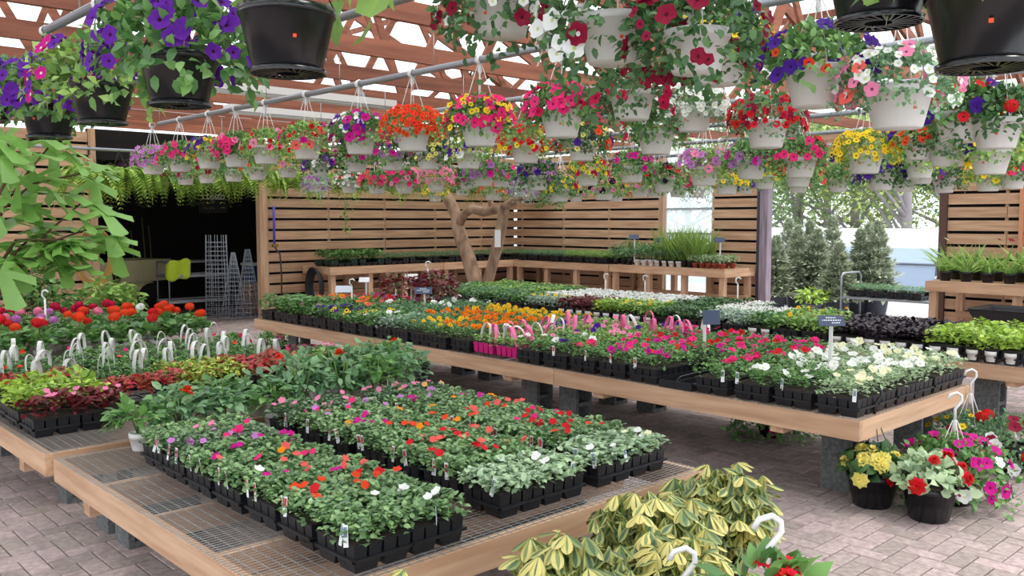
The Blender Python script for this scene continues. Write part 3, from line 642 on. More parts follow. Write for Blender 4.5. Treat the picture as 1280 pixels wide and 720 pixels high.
# ---- leafy begonias in white pots across the bench joint
def bush_pot(name, label, cat, x, y, z, R, ph, pm, leaf, mats, n, rx, h, size, spec=(), group=None, saucer=False, tg=None):
    t = thing(name, label, cat, (x, y, z), random.uniform(0, 6), group)
    ob('pot', pot_mesh(R, ph, pm, 16), t)
    a = rng.uniform(0, 2 * PI, n); r = rx * np.sqrt(rng.uniform(0, 1, n)); zz = h * (.25 + .75 * rng.uniform(0, 1, n) ** .6) * (1 - .35 * (r / rx) ** 2)
    Pp = np.stack([r * np.cos(a), r * np.sin(a), zz], 1); D = np.stack([np.cos(a), np.sin(a), rng.uniform(-.5, .6, n)], 1) + rng.normal(0, .4, (n, 3))
    V, T, M = scatter(leaf, Pp, D, upn(n), size * rng.uniform(.6, 1.15, n)); stuff(ob('foliage', tri_mesh('foliage', V, T, M, mats), t, (0, 0, ph - .02)))
    st = MB()
    for k in range(7): b = random.uniform(0, 6.28); q = rx * random.uniform(.2, .75); st.tube([(.01 * math.cos(b), .01 * math.sin(b), ph - .02), (q * .5 * math.cos(b), q * .5 * math.sin(b), ph + h * .45), (q * math.cos(b), q * math.sin(b), ph + h * .85)], .004, 5)
    ob('stems', st.mesh('stems', stemg), t)
    def pts(nn):
        b = rng.uniform(0, 2 * PI, nn); q = rx * np.sqrt(rng.uniform(0, 1, nn)) * .95; return np.stack([q * np.cos(b), q * np.sin(b), ph + h * (1 - .35 * (q / rx) ** 2)], 1), np.stack([.5 * np.cos(b), .5 * np.sin(b), np.ones(nn)], 1)
    blossoms(t, spec, pts, True)
    if tg: ob('plant_tag', tg, t, (-R * .6, -R * .6, ph + .05), random.uniform(0, 3))
    return t
k = 0
for r, (y, z) in enumerate(((4.93, FT + .005), (5.20, FT + .025), (5.44, FT + .025))):
    for i in range(8):
        x = 1.78 + i * .265 + r * .07
        if (r and x < 1.9) or (r == 2 and i < 5): continue
        bush_pot('begonia_pot', f'leafy green begonia in white pot, {ORD[i]} from aisle in {ORD[r]} begonia row', 'potted plant', x + random.uniform(-.03, .03), y + random.uniform(-.03, .03), z, .06, .10, whitep, LF, [GB if (i + r) % 3 else G], 150, .15, .19 if i < 4 else .30, .08,
                 [('begonia', 'orangered', 1)] if (i + r) % 4 == 1 else (), 'green begonias between impatiens and coleus', tg=TAGP)
# ================================================================== SECOND BENCH: coleus, handled packs, geraniums
LT = FT + .02
for i, (k, d, sp) in enumerate((('coleus_dark', 'pink-flowered burgundy wax begonia', [('impatiens', 'pink', 10)]), ('lime', 'lime green coleus', ()), ('lime', 'lime coleus with red hearts', [('star', 'red', 20)]), ('coleus', 'red and lime coleus', ()))):
    flat('coleus_flat', f'black flat of {d}, {ORD[i]} along the aisle edge beyond the begonias', 1.68, 5.62 + .3 * i, LT, k, sp, 1, group='coleus flats')
for r, y in enumerate((6.02, 6.31)):
    for i, (k, d) in enumerate((('coleus', 'brick red coleus'), ('coleus_lime', 'lime-edged red coleus'), ('coleus', 'rusty red coleus'), ('coleus_dark' if r else 'coleus_lime', 'mixed burgundy and lime coleus'))):
        if i == 0 and r == 1: continue
        flat('coleus_flat', f'black flat of {d}, {ORD[i]} from aisle, {ORD[r]} coleus row', 2.24 + .47 * i, y, LT, k, [('star', 'hotpink', 25)] if i == 3 else (), 0, group='coleus flats')
pk_ = pack_mesh(.19, .15, 3, 2, blackp, .0, .06)
for r, y in enumerate((6.62, 6.95, 7.28, 7.63, 7.98)):
    for i in range(10):
        x = 1.50 + .235 * i + (r % 2) * .1 + random.uniform(-.03, .03)
        if x > 3.7 or (r == 4 and i in (3, 7)): continue
        t = thing('handled_pack', f'white-handled pack of green impatiens, {ORD[i]} from aisle, {ORD[r]} handled row past coleus', 'plant pack', (x, y + random.uniform(-.04, .04), LT + .005), random.gauss(.1, .25), 'white-handled packs')
        ob('cell_pack', pk_, t); stuff(ob('foliage', fol_flat('handled', LF, [G], 150, .21, .18, .10, .045, 2, 2), t, (0, 0, .06)))
        ob('handle', HW if random.random() < .85 else HWL, t, (0, 0, .06), (random.gauss(0, .12), random.gauss(0, .12), random.uniform(-.5, .9)))
        if random.random() < .55: blossoms(t, [('impatiens', random.choice(('coral', 'orangered', 'pink', 'hotpink')), random.choice((1, 2)))], lambda n: flower_pts(n, .16, .12, .1, .065))
def stalk_heads(t, heads, z0):
    st = MB()
    for (x, y, z, c, s) in heads:
        st.tube([(x * .5, y * .5, z0), (x * .9, y * .9, z * .7 + z0 * .3), (x, y, z)], .003, 5); ob('flower_head', flower_mesh('geranium', c), t, (x, y, z), quat_up((x * 1.2 - .2, y * 1.2 - .2, 1)), s)
    ob('stalks', st.mesh('stalks', stemg), t)
def geranium(label, x, y, z, cols, nh, pm=whitep, group='geraniums in pots', R=.075, ph=.12, h=.22, rx=.17, name='geranium_pot'):
    t = bush_pot(name, label, 'potted plant', x, y, z, R, ph, pm, T_GER, [G], 120, rx, h, .075, (), group); t.rotation_euler = (0, 0, 0)
    hd = []
    for k in range(nh):
        a = random.uniform(0, 6.28); q = rx * random.uniform(.2, .95); hd.append((q * math.cos(a), q * math.sin(a), ph + h * random.uniform(.95, 1.25), random.choice(cols), random.uniform(.045, .062)))
    stalk_heads(t, hd, ph); return t
T_GER = T_fan([(.5 + .5 * math.cos(t), .5 * math.sin(t), .06 * math.cos(4 * t)) for t in np.linspace(-PI, PI, 11)[:-1]]); T_GER[0][0] = (.5, 0, -.06)
gl = []
for r, y in enumerate((8.35, 8.75, 9.15, 9.6)):
    for i in range(7):
        x = 1.6 + .33 * i + .12 * (r % 2); c = [['red', 'orangered'], ['orangered', 'red'], ['pink', 'hotpink', 'orangered'], ['crimson', 'lilac', 'crimson']][r]
        if r == 0: c = [['white', 'pink'], ['orangered'], ['red'], ['orangered', 'red'], ['orangered'], ['red'], ['orangered']][i]
        if r == 1: c = [['purple', 'lilac'], ['red'], ['lilac', 'pink'], ['red', 'orangered'], ['orangered'], ['orangered', 'white'], ['orangered']][i]
        if r == 2: c = [['yellow', 'pink'], ['purple', 'lilac'], ['pink', 'lilac'], ['lilac', 'pink'], ['pink', 'crimson'], ['orangered'], ['orangered']][i]
        if r == 3 and i > 5: continue
        geranium(f'{" and ".join(CN[q] for q in c[:2])} geranium in pot, {ORD[i]} from aisle, {ORD[r]} geranium row', x, y, LT + .005, c, random.choice((2, 3, 3, 4)))
# ================================================================== MIDDLE BENCH
Pn = lambda *a: [('pansy', c, n) for c, n in a]
Mg = lambda *a: [('marigold', c, n) for c, n in a]
mid_front = {0: ('petunia_pale', P_(('cream', 12)), 'cream petunias'), 1: ('petunia', P_(('white', 9)), 'white petunias with green leaves'), 2: ('petunia', P_(('white', 7)), 'sparse white petunias'), 3: ('petunia', P_(('hotpink', 7), ('crimson', 4)), 'hot pink petunias'),
    5: ('petunia', P_(('magenta', 7), ('orangered', 2)), 'magenta petunias'), 6: ('petunia', P_(('magenta', 4), ('hotpink', 4)), 'bright pink petunias'), 7: ('petunia', P_(('hotpink', 6), ('coral', 2)), 'hot pink and coral petunias'), 8: ('petunia', P_(('white', 5), ('violet', 2)), 'white and violet petunias'),
    9: ('petunia', P_(('pink', 4), ('white', 3)), 'pale pink petunias'), 12: ('marigold', Mg(('orange', 24)), 'orange marigolds'), 13: ('marigold', Mg(('orange', 9), ('yellow', 6)), 'budding yellow-orange marigolds'), 14: ('marigold', Mg(('yellow', 12)), 'yellow marigolds'),
    15: ('petunia_grey', (), 'grey-green seedlings'), 16: ('silver', (), 'silver dusty miller'), 17: ('greens', P_(('white', 4)), 'green bedding with few white flowers'), 18: ('petunia', Pn(('yellow', 14)), 'yellow pansies'), 19: ('petunia', Pn(('violet', 6), ('yellow', 3)), 'violet and yellow pansies'),
    20: ('greens_dark', Pn(('violet', 8)), 'violet pansies'), 21: ('greens', P_(('pink', 2)), 'green bedding with two pink flowers'), 22: ('tallgreens', (), 'fresh green leafy bedding'), 23: ('tallgreens', (), 'mid green leafy bedding'), 24: ('tallgreens', (), 'light green leafy bedding')}
def mid_back(k, c):
    if k < 3: return ('petunia_pale', P_(('cream', 7), ('white', 6)), 'cream and white petunias') if c else ('petunia_pale', P_(('white', 13)), 'white petunias')
    if k < 8: return ('petunia', P_(('red', 5), ('hotpink', 5)), 'red and hot pink petunias') if (k + c) % 2 else ('petunia', P_(('hotpink', 6), ('magenta', 3)), 'hot pink petunias')
    if k < 12: return ('petunia_light', P_(('violet', 3), ('pink', 3)), 'green petunias with violet and pink buds') if (k + c) % 2 else ('petunia_light', P_(('pink', 5)), 'green petunias with pale pink buds')
    if k < 17: return ('marigold', Mg(('yellow' if c else 'orange', 20)), 'yellow marigolds' if c else 'orange marigolds')
    if k < 20: return ('petunia_grey', P_(('white', 3)), 'grey-green bedding')
    return ('petunia', P_(('red', 5), ('magenta', 5)), 'red and magenta petunias') if c else ('greens', P_(('coral', 5), ('orange', 3)), 'coral and orange bedding')
strap_pack = pack_mesh(.128, .255, 2, 4, magp)
for k in range(25):
    y = 2.445 + .2885 * k
    if k == 4:
        t = thing('empty_tray', 'empty black carrier tray with handle on the middle bench', 'tray', (5.16, y, MTOP + .005), .02); b = MB(); lx, ly = .53, .27
        b.box((-lx / 2 + .01, -ly / 2 + .01, 0), (lx / 2 - .01, ly / 2 - .01, .004))
        for lo, hi in (((-lx / 2, -ly / 2), (lx / 2, -ly / 2 + .006)), ((-lx / 2, ly / 2 - .006), (lx / 2, ly / 2)), ((-lx / 2, -ly / 2), (-lx / 2 + .006, ly / 2)), ((lx / 2 - .006, -ly / 2), (lx / 2, ly / 2))): b.box((lo[0], lo[1], 0), (hi[0], hi[1], .05))
        ob('tray_shell', b.mesh('tray_shell', blackp), t); ob('divider', MB().box((-lx / 2, -.004, .0), (lx / 2, .004, .05)).mesh('divider', blackp), t); ob('carry_bar', MB().tube([(-.25, 0, .05), (-.2, 0, .075), (0, 0, .08), (.2, 0, .075), (.25, 0, .05)], .006, 6).mesh('carry_bar', blackp), t)
    elif k in (10, 11):
        for j in range(3):
            t = thing('pink_flower_pack', f'bright pink plastic pack of seedlings with striped strap handle, {ORD[j]} from bench edge, {"begonia-pot" if k == 10 else "marigold"} side', 'plant pack', (5.0 + .18 * j, y, MTOP + .005), 0, 'pink packs')
            ob('cell_pack', strap_pack, t); stuff(ob('foliage', fol_flat('pinkpack', OV, [GL], 170, .15, .26, .09, .036, 2, 4), t, (0, 0, .085)))
            for q, hm in ((-.06, HP), (.05, HPW)): ob('handle', hm, t, (0, q, .08), (random.gauss(0, .2), random.gauss(0, .2), random.gauss(PI / 2, .4)))
    else:
        kd, sp, d = mid_front[k]; flat('bedding_flat', f'flat of {d}, {ORD[k]} in the middle bench front row', 5.17, y, MTOP, kd, sp, 1, TAGB if k < 4 else (TAGR if k < 9 else None), group='flats along the front row of the middle bench')
    for c in (0, 1):
        kd, sp, d = mid_back(k, c); tb_ = flat('bedding_flat', f'flat of {d}, {ORD[k]} in the middle bench {("centre", "back")[c]} row', 5.73 + .56 * c, y, MTOP, kd, sp, 1 if k < 8 else 0, group='flats in the inner rows of the middle bench')
        if c == (0 if k > 9 else 1) and 6 < k < 12:
            for q in range(3): ob('handle', random.choice((HP, HPW)), tb_, (-.18 + .18 * q, random.uniform(-.05, .05), .11), (random.gauss(0, .2), random.gauss(0, .2), random.uniform(.8, 2.2)))
p = on_x(533, 395, 6.25)
for i in range(3):
    bush_pot('burgundy_coleus', ['tall burgundy coleus bush behind the slate-blue price sign', 'tall burgundy coleus bush, doorway side of the pair', 'tall burgundy coleus bush at the bench back edge'][i], 'potted plant', (6.2, 6.05, 6.4)[i], p.y + (-.22, .22, .0)[i], MTOP + .13, .08, .10, blackp, LF, [GR], 190, .24, .36, .085, (), 'burgundy coleus')
# ================================================================== FAR BENCH
def far_front(k):
    if k < 3: return 'lime', (), 'lime green basil', 'white'
    if k < 6: return 'blackvine', (), 'black-purple sweet potato vine', 'white'
    if k < 8: return 'greens_light', Mg(('yellow', 3)), 'green bedding with a few yellow marigolds', None
    if k < 9: return 'greens', (), 'mid green bedding in white pots', 'white'
    if k < 11: return 'silver', (), 'silver-grey dusty miller', None
    if k < 13: return 'greens_dark', (), 'dark green fine-leaved herbs', None
    if k < 15: return 'greens_light', Pn(('yellow', 6)), 'yellow pansies in white pots', 'white'
    if k < 16: return 'lime', (), 'lime foliage in white pots', 'white'
    if k < 18: return 'coleus_dark', (), 'burgundy foliage in white pots', 'white'
    if k < 20: return 'silver', Pn(('yellow', 5)), 'grey foliage with yellow flowers', None
    return ('petunia_grey', (), 'grey-green bedding', None) if k % 2 else ('greens', (), 'mid green bedding', None)
def far_back(k, c):
    if k < 3: return 'lime', (), 'lime green basil'
    if k < 7: return 'blackvine', (), 'black-purple sweet potato vine'
    if k < 9: return 'greens_light', Mg(('yellow', 2)), 'green bedding with yellow buds'
    if k < 12: return 'alyssum', [('star', 'white', 160)], 'white alyssum by the conifers'
    if k < 14: return 'greens_dark', (), 'dark green herbs'
    if k < 21: return 'alyssum', [('star', 'white', 190)], 'white alyssum'
    return ('greens_light', (), 'light green bedding') if (k + c) % 2 else ('greens', (), 'mid green bedding')
smallpot = pot_mesh(.05, .085, whitep, 12)
for k in range(27):
    y = 2.3 + .288 * k
    kd, sp, d, pw = far_front(k)
    t = flat('bedding_flat', f'flat of {d}, {ORD[k]} in the far bench front row', 7.87, y, MTOP, kd, sp, 0, group='flats along the front row of the far bench')
    if pw:
        for j in range(2): ob('white_pot', smallpot, t, (-.235, -.07 + .14 * j, .012)); 
    for c in ((0, 1) if y > 5.4 else (0,)):
        kd, sp, d = far_back(k, c); flat('bedding_flat', f'flat of {d}, {ORD[k]} in the far bench {("centre", "back")[c]} row', 8.43 + .54 * c, y, MTOP, kd, sp, 0, group='flats in the inner rows of the far bench')
# ================================================================== WALL BENCHES
for i in range(9):
    x = 8.35 + .545 * i; dk = i < 2
    for r in (0, 1): flat('seedling_flat', f'{"dark green" if dk else "black"} tray of {"bushy" if dk else "low"} seedlings, {ORD[i]} from the storage doorway, {("front", "back")[r]} row', x, 13.2 + .32 * r, BT, 'tallgreens' if dk else 'herb', (), 0, packm=PACKG if dk else None, group='seedling trays on the back wall bench')
for i in range(8):
    y = 12.75 - .3 * i; r = 0
    for r in (0, 1): flat('seedling_flat', f'black tray of {"light" if i > 3 else "low"} green seedlings, {ORD[i]} from the wall corner, {("front", "back")[r]} row', 12.5 + .33 * r, y, BT, 'herb_light' if i > 3 else 'herb', (), 0, group='seedling trays on the side wall bench', rz=0)
def grass_pot(label, x, y, z, h, n, m, lean, w=.02, R=.075, ph=.12, pm=blackp, key='grass', group='grasses on the wall bench', curl=.35, name='grass_pot'):
    t = thing(name, label, 'potted plant', (x, y, z), random.uniform(0, 6), group); ob('pot', pot_mesh(R, ph, pm, 14), t); stuff(ob('foliage', fol_grass(key, n, R * 1.3, R * 1.3, h, w, [m], lean, curl), t, (0, 0, ph - .03))); return t
for i in range(10):
    y = 10.45 - .155 * i
    for r in range(2): bush_pot('herb_pot', f'bushy green herb in white pot, {ORD[i]} from seedling trays, {("front", "back")[r]} row', 'potted plant', 12.42 + .3 * r + random.uniform(-.03, .03), y, BT, .06, .10, whitep if i > 2 else blackp, OV, [G if r else GB], 150, .12, (.28, .36)[r] * random.uniform(.8, 1.15), .055, (), 'herbs on the wall bench')
for i in range(8):
    y = 9.45 - .15 * i
    if i < 6:
        for r in range(2): grass_pot(f'tall pale green grass in black pot, {ORD[i]} from the herbs, {("front", "back")[r]} row', 12.45 + .32 * r, y, BT, .62, 110, GGR, 32, .011)
for i in range(5):
    for r in range(2): bush_pot('sage_pot', f'grey-green sage in terracotta pot, {ORD[i]} from the doorway, {("front", "back")[r]} row', 'potted plant', 12.4 + .3 * r, 8.2 + .13 * i, BT, .055, .09, mat('terracotta', (150, 70, 50), .8), OV, [GW], 130, .11, .17, .045, (), 'sage on the wall bench')
for i in range(7):
    y = 4.62 - .26 * i
    for r in range(2):
        t = grass_pot(f'broad-leaved lily in black pot, {ORD[i]} from the doorway end, {("front", "back")[r]} row', 12.2 + .36 * r, y, BT, random.uniform(.38, .55), 26, GL, 48, .05, .085, .13, blackp, 'lily', 'lilies on the bench', .8, 'lily_pot')
        if (i + r) % 3 == 0: blossoms(t, [('petunia', random.choice(('cream', 'burgundy')), 1)], lambda n: (np.array([[0, 0, .55]]), np.array([[-.4, -.4, 1]])))
# ================================================================== OVERHEAD PIPES AND HANGING BASKETS
st_ = lambda c, n: ('small', c, n)
pt = lambda c, n, th='white': ('petunia', c, n, th)
ROWS = [  # X, pipe z, near-end Y, far-end Y, row phrase, baskets (px, py of pot bottom, dia, pot, foliage, flowers)
 (1.60, 2.78, -.5, 5.6, 'the black-pot row', [(360, 88, .34, 'black', 'bigleaf', []), (225, 129, .33, 'black', 'petunia', [pt('purple', 34, 'dark')]), (128, 152, .31, 'black', 'light', [('star_petunia', 'magenta', 12), pt('purple', 10, 'dark')]), (62, 170, .31, 'black', 'petunia', [pt('purple', 30, 'dark')]), (-12, 150, .31, 'black', 'petunia', [pt('violet', 20), pt('red', 5)])]),
 (2.70, 2.80, -.5, 6.0, 'the large-pot row', [(1232, 80, .33, 'black', 'bare', []), (1098, 24, .33, 'black', 'bare', []), (768, 80, .29, 'white', 'trail', [pt('white', 16), ('star_petunia', 'burgundy', 8)]), (628, 46, .29, 'white', 'trail', [pt('burgundy', 9), st_('white', 20)]), (870, 92, .24, 'white', 'trail', [pt('burgundy', 8), st_('burgundy', 10)])]),
 (3.95, 2.76, -.5, 9.9, 'the grey-pipe row', [(1122, 161, .285, 'white', 'small', [pt('pink', 7), pt('coral', 6), st_('white', 30)]), (1020, 134, .30, 'white', 'petunia', [pt('violet', 16, 'dark'), st_('orangered', 6)]), (900, 106, .30, 'white', 'petunia', [pt('violet', 8, 'dark'), st_('yellow', 22), st_('burgundy', 14)]), (790, 150, .26, 'white', 'trail', [pt('crimson', 5)]),
    (702, 172, .26, 'white', 'petunia', [pt('hotpink', 24), pt('crimson', 6)]), (600, 183, .265, 'white', 'petunia', [pt('hotpink', 22), st_('yellow', 26)]), (516, 189, .26, 'white', 'small_light', [st_('orangered', 95)]), (450, 193, .26, 'white', 'petunia', [pt('magenta', 16), pt('purple', 8, 'dark'), st_('white', 16)]),
    (384, 199, .26, 'white', 'light', [pt('coral', 4), pt('magenta', 5), st_('red', 12)]), (333, 205, .26, 'white', 'light', [pt('pink', 4), st_('red', 10)]), (296, 209, .26, 'white', 'petunia', [pt('hotpink', 20), pt('pink', 4)]), (262, 211, .26, 'white', 'light', [st_('yellow', 26), pt('violet', 6, 'dark')]), (226, 215, .26, 'white', 'petunia', [pt('hotpink', 16)]), (192, 218, .26, 'white', 'small_light', [st_('lilac', 60), pt('lilac', 6)])]),
 (5.25, 2.72, .3, 12.6, 'the second white row', [(1200, 178, .27, 'white', 'petunia', [pt('red', 8), pt('violet', 5), st_('orangered', 16)]), (1245, 186, .26, 'white', 'petunia_dark', [('geranium', 'red', 5)]), (958, 185, .28, 'white', 'small', [st_('red', 50), st_('burgundy', 25)]), (866, 165, .27, 'white', 'small', [st_('white', 90)]), (820, 193, .28, 'white', 'petunia', [pt('crimson', 6, 'dark'), st_('white', 10)]), (728, 201, .25, 'white', 'petunia_dark', [pt('orangered', 4), pt('violet', 4), st_('lemon', 14)]),
    (657, 204, .26, 'white', 'small_light', [st_('red', 30), st_('yellow', 18)]), (586, 211, .25, 'white', 'light', [pt('white', 4), pt('violet', 4), st_('lemon', 16)]), (537, 212, .26, 'white', 'petunia_dark', [st_('lemon', 22), pt('black', 3)]), (490, 213, .26, 'white', 'petunia', [pt('mauve', 8), pt('magenta', 4)]), (446, 215, .25, 'white', 'petunia', [pt('magenta', 6), pt('burgundy', 3)]), (400, 220, .25, 'white', 'petunia_dark', [pt('purple', 6), st_('white', 14)]),
    (360, 222, .25, 'white', 'light', [st_('peach', 14), pt('pink', 3)]), (322, 225, .25, 'white', 'light', [st_('orangered', 12)]), (292, 227, .25, 'white', 'petunia', [pt('white', 4)]), (259, 229, .25, 'white', 'light', [pt('burgundy', 6)]), (232, 231, .25, 'white', 'petunia', [pt('crimson', 7)]), (201, 231, .25, 'white', 'light', [pt('white', 6), pt('burgundy', 5)]), (165, 223, .25, 'white', 'small_light', [st_('lilac', 60)]), (137, 224, .25, 'white', 'petunia', [pt('white', 9), pt('violet', 9, 'dark')])]),
 (6.60, 2.70, .8, 12.8, 'the third white row', [(1185, 208, .27, 'white', 'petunia_dark', [pt('violet', 4)]), (1237, 218, .27, 'white', 'light', [pt('yellow', 8)]), (1081, 217, .265, 'white', 'small_light', [st_('yellow', 70), pt('violet', 4)]), (1150, 200, .24, 'white', 'light', [st_('orangered', 22), pt('violet', 6)]), (1000, 222, .26, 'white', 'petunia', [pt('hotpink', 8), pt('red', 4)]), (938, 224, .26, 'white', 'petunia', [pt('mauve', 7), pt('magenta', 4)]),
    (880, 232, .26, 'white', 'small_light', [pt('lilac', 14), pt('pink', 8)]), (790, 228, .24, 'white', 'petunia', [pt('magenta', 7)]), (735, 232, .24, 'white', 'light', [pt('crimson', 7), st_('yellow', 16)]), (672, 238, .25, 'white', 'petunia_dark', [pt('violet', 5, 'dark'), st_('mauve', 20)]), (545, 238, .24, 'white', 'small_light', [st_('pink', 70)]), (505, 240, .24, 'white', 'petunia', [pt('hotpink', 8), pt('pink', 5)]), (470, 242, .24, 'white', 'petunia', [pt('coral', 6), pt('hotpink', 7)]), (437, 241, .24, 'white', 'small', [st_('white', 40), st_('red', 10)]), (395, 240, .22, 'white', 'silver', [st_('mauve', 22)])]),
 (7.90, 2.68, 1.2, 12.8, 'the fourth white row', [(1149, 223, .25, 'white', 'light', [pt('yellow', 9)]), (1100, 238, .25, 'white', 'petunia_dark', [pt('violet', 10, 'dark')]), (908, 243, .25, 'white', 'light', [st_('yellow', 30), pt('magenta', 2)]), (830, 240, .25, 'white', 'petunia', [pt('black', 5), pt('red', 4)]), (585, 236, .25, 'white', 'petunia_dark', [pt('magenta', 3)]), (627, 234, .25, 'white', 'petunia', [pt('hotpink', 4), pt('purple', 4)]), (700, 252, .25, 'white', 'petunia', [st_('yellow', 20), pt('crimson', 3)]), (755, 250, .25, 'white', 'light', [pt('black', 6), st_('pink', 18)])]),
 (9.30, 2.66, 1.6, 12.8, 'the fifth white row', [(1235, 239, .25, 'white', 'light', [pt('yellow', 12)]), (1075, 228, .25, 'white', 'petunia', [pt('red', 3)]), (955, 236, .25, 'white', 'light', [st_('yellow', 30)]), (655, 246, .25, 'white', 'silver', [st_('mauve', 30)]), (800, 246, .25, 'white', 'light', [pt('crimson', 4), st_('pink', 20)]), (1265, 236, .25, 'white', 'petunia', [pt('hotpink', 8), st_('orangered', 14)])]),
 (10.7, 2.64, 2.0, 12.8, 'the sixth white row', [(1180, 241, .26, 'white', 'petunia_dark', [pt('magenta', 3)]), (997, 241, .26, 'white', 'petunia', [pt('hotpink', 5)]), (1048, 240, .26, 'white', 'petunia', [pt('coral', 6)]), (1130, 240, .25, 'white', 'small', [st_('mauve', 40)]), (870, 247, .26, 'white', 'silver', [st_('white', 40)]), (720, 252, .25, 'white', 'petunia', [pt('black', 4), st_('pink', 12)]), (770, 252, .25, 'white', 'petunia', [pt('crimson', 4), st_('yellow', 20)]), (690, 253, .25, 'white', 'ivy', [])]),
]
KIND_WORD = dict(petunia='petunias', small='trumpet flowers', geranium='geraniums', star_petunia='star-striped petunias')
MIX = [('petunia', [pt('hotpink', 9), pt('pink', 4)]), ('petunia', [pt('magenta', 9), st_('white', 10)]), ('light', [st_('yellow', 32)]), ('petunia', [pt('violet', 8, 'dark'), pt('pink', 3)]), ('small', [st_('red', 40)]), ('petunia', [pt('crimson', 8), st_('lemon', 12)]), ('small_light', [st_('pink', 50)]),
       ('petunia_dark', [pt('purple', 7), pt('white', 4)]), ('light', [pt('coral', 7), st_('orangered', 12)]), ('small', [st_('white', 50)]), ('petunia', [pt('mauve', 8), pt('magenta', 3)]), ('small_light', [st_('orangered', 40), st_('yellow', 12)]), ('petunia', [pt('red', 8)]), ('silver', [st_('mauve', 22)])]
for ri, (X, zp, ya, yb, rname, lst) in enumerate(ROWS):
    if ri >= 2:                     # close the gaps so that each rail is hung full
        have = sorted((on_x(a[0], a[1], X).y, on_x(a[0], a[1], X).z) for a in lst); lo = on_x(1330, 200, X).y; hi = min(have[-1][0], 12.5) if ri < 4 else min(12.5, on_x(440, 240, X).y)
        ed = [(lo, have[0][1])] + have + ([(hi, have[-1][1])] if hi > have[-1][0] + .4 else [])
        for (y0, z0), (y1, z1) in zip(ed, ed[1:]):
            n_ = int((y1 - y0) / (.62 if ri < 4 else .58))
            for q in range(1, n_):
                y = y0 + (y1 - y0) * q / n_; zz = z0 + (z1 - z0) * q / n_ + random.uniform(-.04, .06); v_ = Vector((X, y, zz - H)); d_ = v_.dot(FW); sx, sy = 640 + F * v_.dot(RT) / d_, 360 - F * v_.dot(UP) / d_
                if -20 < sx < 1310: f_ = MIX[(ri * 5 + len(lst) * 3 + q) % len(MIX)]; lst.append((sx, sy, random.choice((.24, .25, .26)), 'white', f_[0], f_[1]))
    t = thing('hanging_pipe', f'grey galvanised pipe carrying {rname} of hanging baskets', 'pipe', (X, 0, zp)); ob('rail', MB().tube([(0, ya, 0), (0, yb, 0)], .024, 10).mesh('rail', pipe_m), t)
    ys = []
    for px, py, dia, pot, fk, sp in sorted(lst, key=lambda a: -a[0]):
        p = on_x(px, py, X); near = ri < 4; i = len(ys); ys.append(p.y)
        what = f'{colours(sp)} {KIND_WORD[sp[0][0]]}' if sp else ('broad green leaves' if fk == 'bigleaf' else ('trailing green ivy' if fk == 'ivy' else 'light green foliage'))
        basket(f'{pot} hanging basket of {what}, {ORD[i]} in {rname}', X, p.y, p.z, dia, pot, fk, sp, zp, near or ri == 4, True, 'baskets hanging in ' + rname, fs=1.22 if ri < 1 else (1.12 if ri < 2 else 1.0))
    cm = MB().lathe([(.027, -.02), (.031, -.02), (.031, .02), (.027, .02)], 10, 0, Matrix.Rotation(PI / 2, 4, 'X')).mesh('clip', whitep)
    for y in ys: ob('clip', cm, t, (0, y, 0))
    hm = MB().tube([(0, 0, .02), (0, 0, ZC - .08 - zp)], .004, 5).mesh('hanger_rod', wire_m)
    for y in TY:
        if ya < y < yb: ob('hanger_rod', hm, t, (0, y, 0))
# ---- ferns in a row along the back wall
def fern_mesh(v):
    k = ('fern', v)
    if k in FOL: return FOL[k]
    parts = []; nf = 60
    lt = T_oval(.16, .03)
    for f in range(nf):
        a = rng.uniform(0, 2 * PI); L = rng.uniform(.30, .52); e = rng.uniform(.1, 1.25); s = np.linspace(.08, 1, 16)
        r = L * np.sin(np.minimum(s * 1.6, PI / 2)) * math.cos(e * .6) * .75; z = L * (.55 * e * s - .95 * s ** 2.2)
        Cc = np.stack([r * math.cos(a), r * math.sin(a), z], 1); t = np.gradient(Cc, axis=0); t /= np.linalg.norm(t, axis=1, keepdims=True); side = np.array([-math.sin(a), math.cos(a), 0])
        for sg in (-1, 1): parts.append(scatter(lt, Cc, sg * side * .9 + t * .6, np.tile(Z1, (16, 1)) + .3 * t, .10 * np.sin(np.clip(s * 2.6 + .25, 0, 2.95))))
    V, T, M = merge(parts); FOL[k] = tri_mesh('fronds', V, T, M, [GFERN]); return FOL[k]
fpipe = thing('hanging_pipe', 'grey galvanised pipe carrying the ferns along back wall', 'pipe', (0, 13.25, 2.70)); ob('rail', MB().tube([(2.2, 0, 0), (12.4, 0, 0)], .022, 8).mesh('rail', pipe_m), fpipe)
fp = pot_mesh(.13, .15, greenp, 16)
for i, px in enumerate((112, 150, 188, 222, 258, 292, 324, 368, 412, 470, 528, 575, 612, 660)):
    p = on_y(px, 222 if px < 330 else 228, 13.25); z = p.z - .05
    t = thing('hanging_fern', f'hanging green fern with arching fronds, {ORD[i]} from the fig tree along back wall', 'fern', (p.x, 13.25, z), random.uniform(0, 6), 'ferns along the back wall')
    ob('pot', fp, t); stuff(ob('fronds', fern_mesh(i % 3), t, (0, 0, .13), 0, random.uniform(1.1, 1.35))); ob('hanger', hanger_mesh(.13, .3, max(2.70 - z - .15, .12), blackp), t, (0, 0, .15))
p = on_y(432, 250, 13.1); t = thing('trailing_ivy', 'light green ivy trailing down in front of slat wall', 'ivy', (p.x, 13.1, p.z)); n = 70
P = np.stack([rng.normal(0, .05, n), rng.normal(0, .04, n), -rng.uniform(0, .58, n)], 1); V, T, M = scatter(LF, P, dirs(n, -60, 10), upn(n), .06 * rng.uniform(.7, 1.2, n)); stuff(ob('leaves', tri_mesh('leaves', V, T, M, [GL]), t))
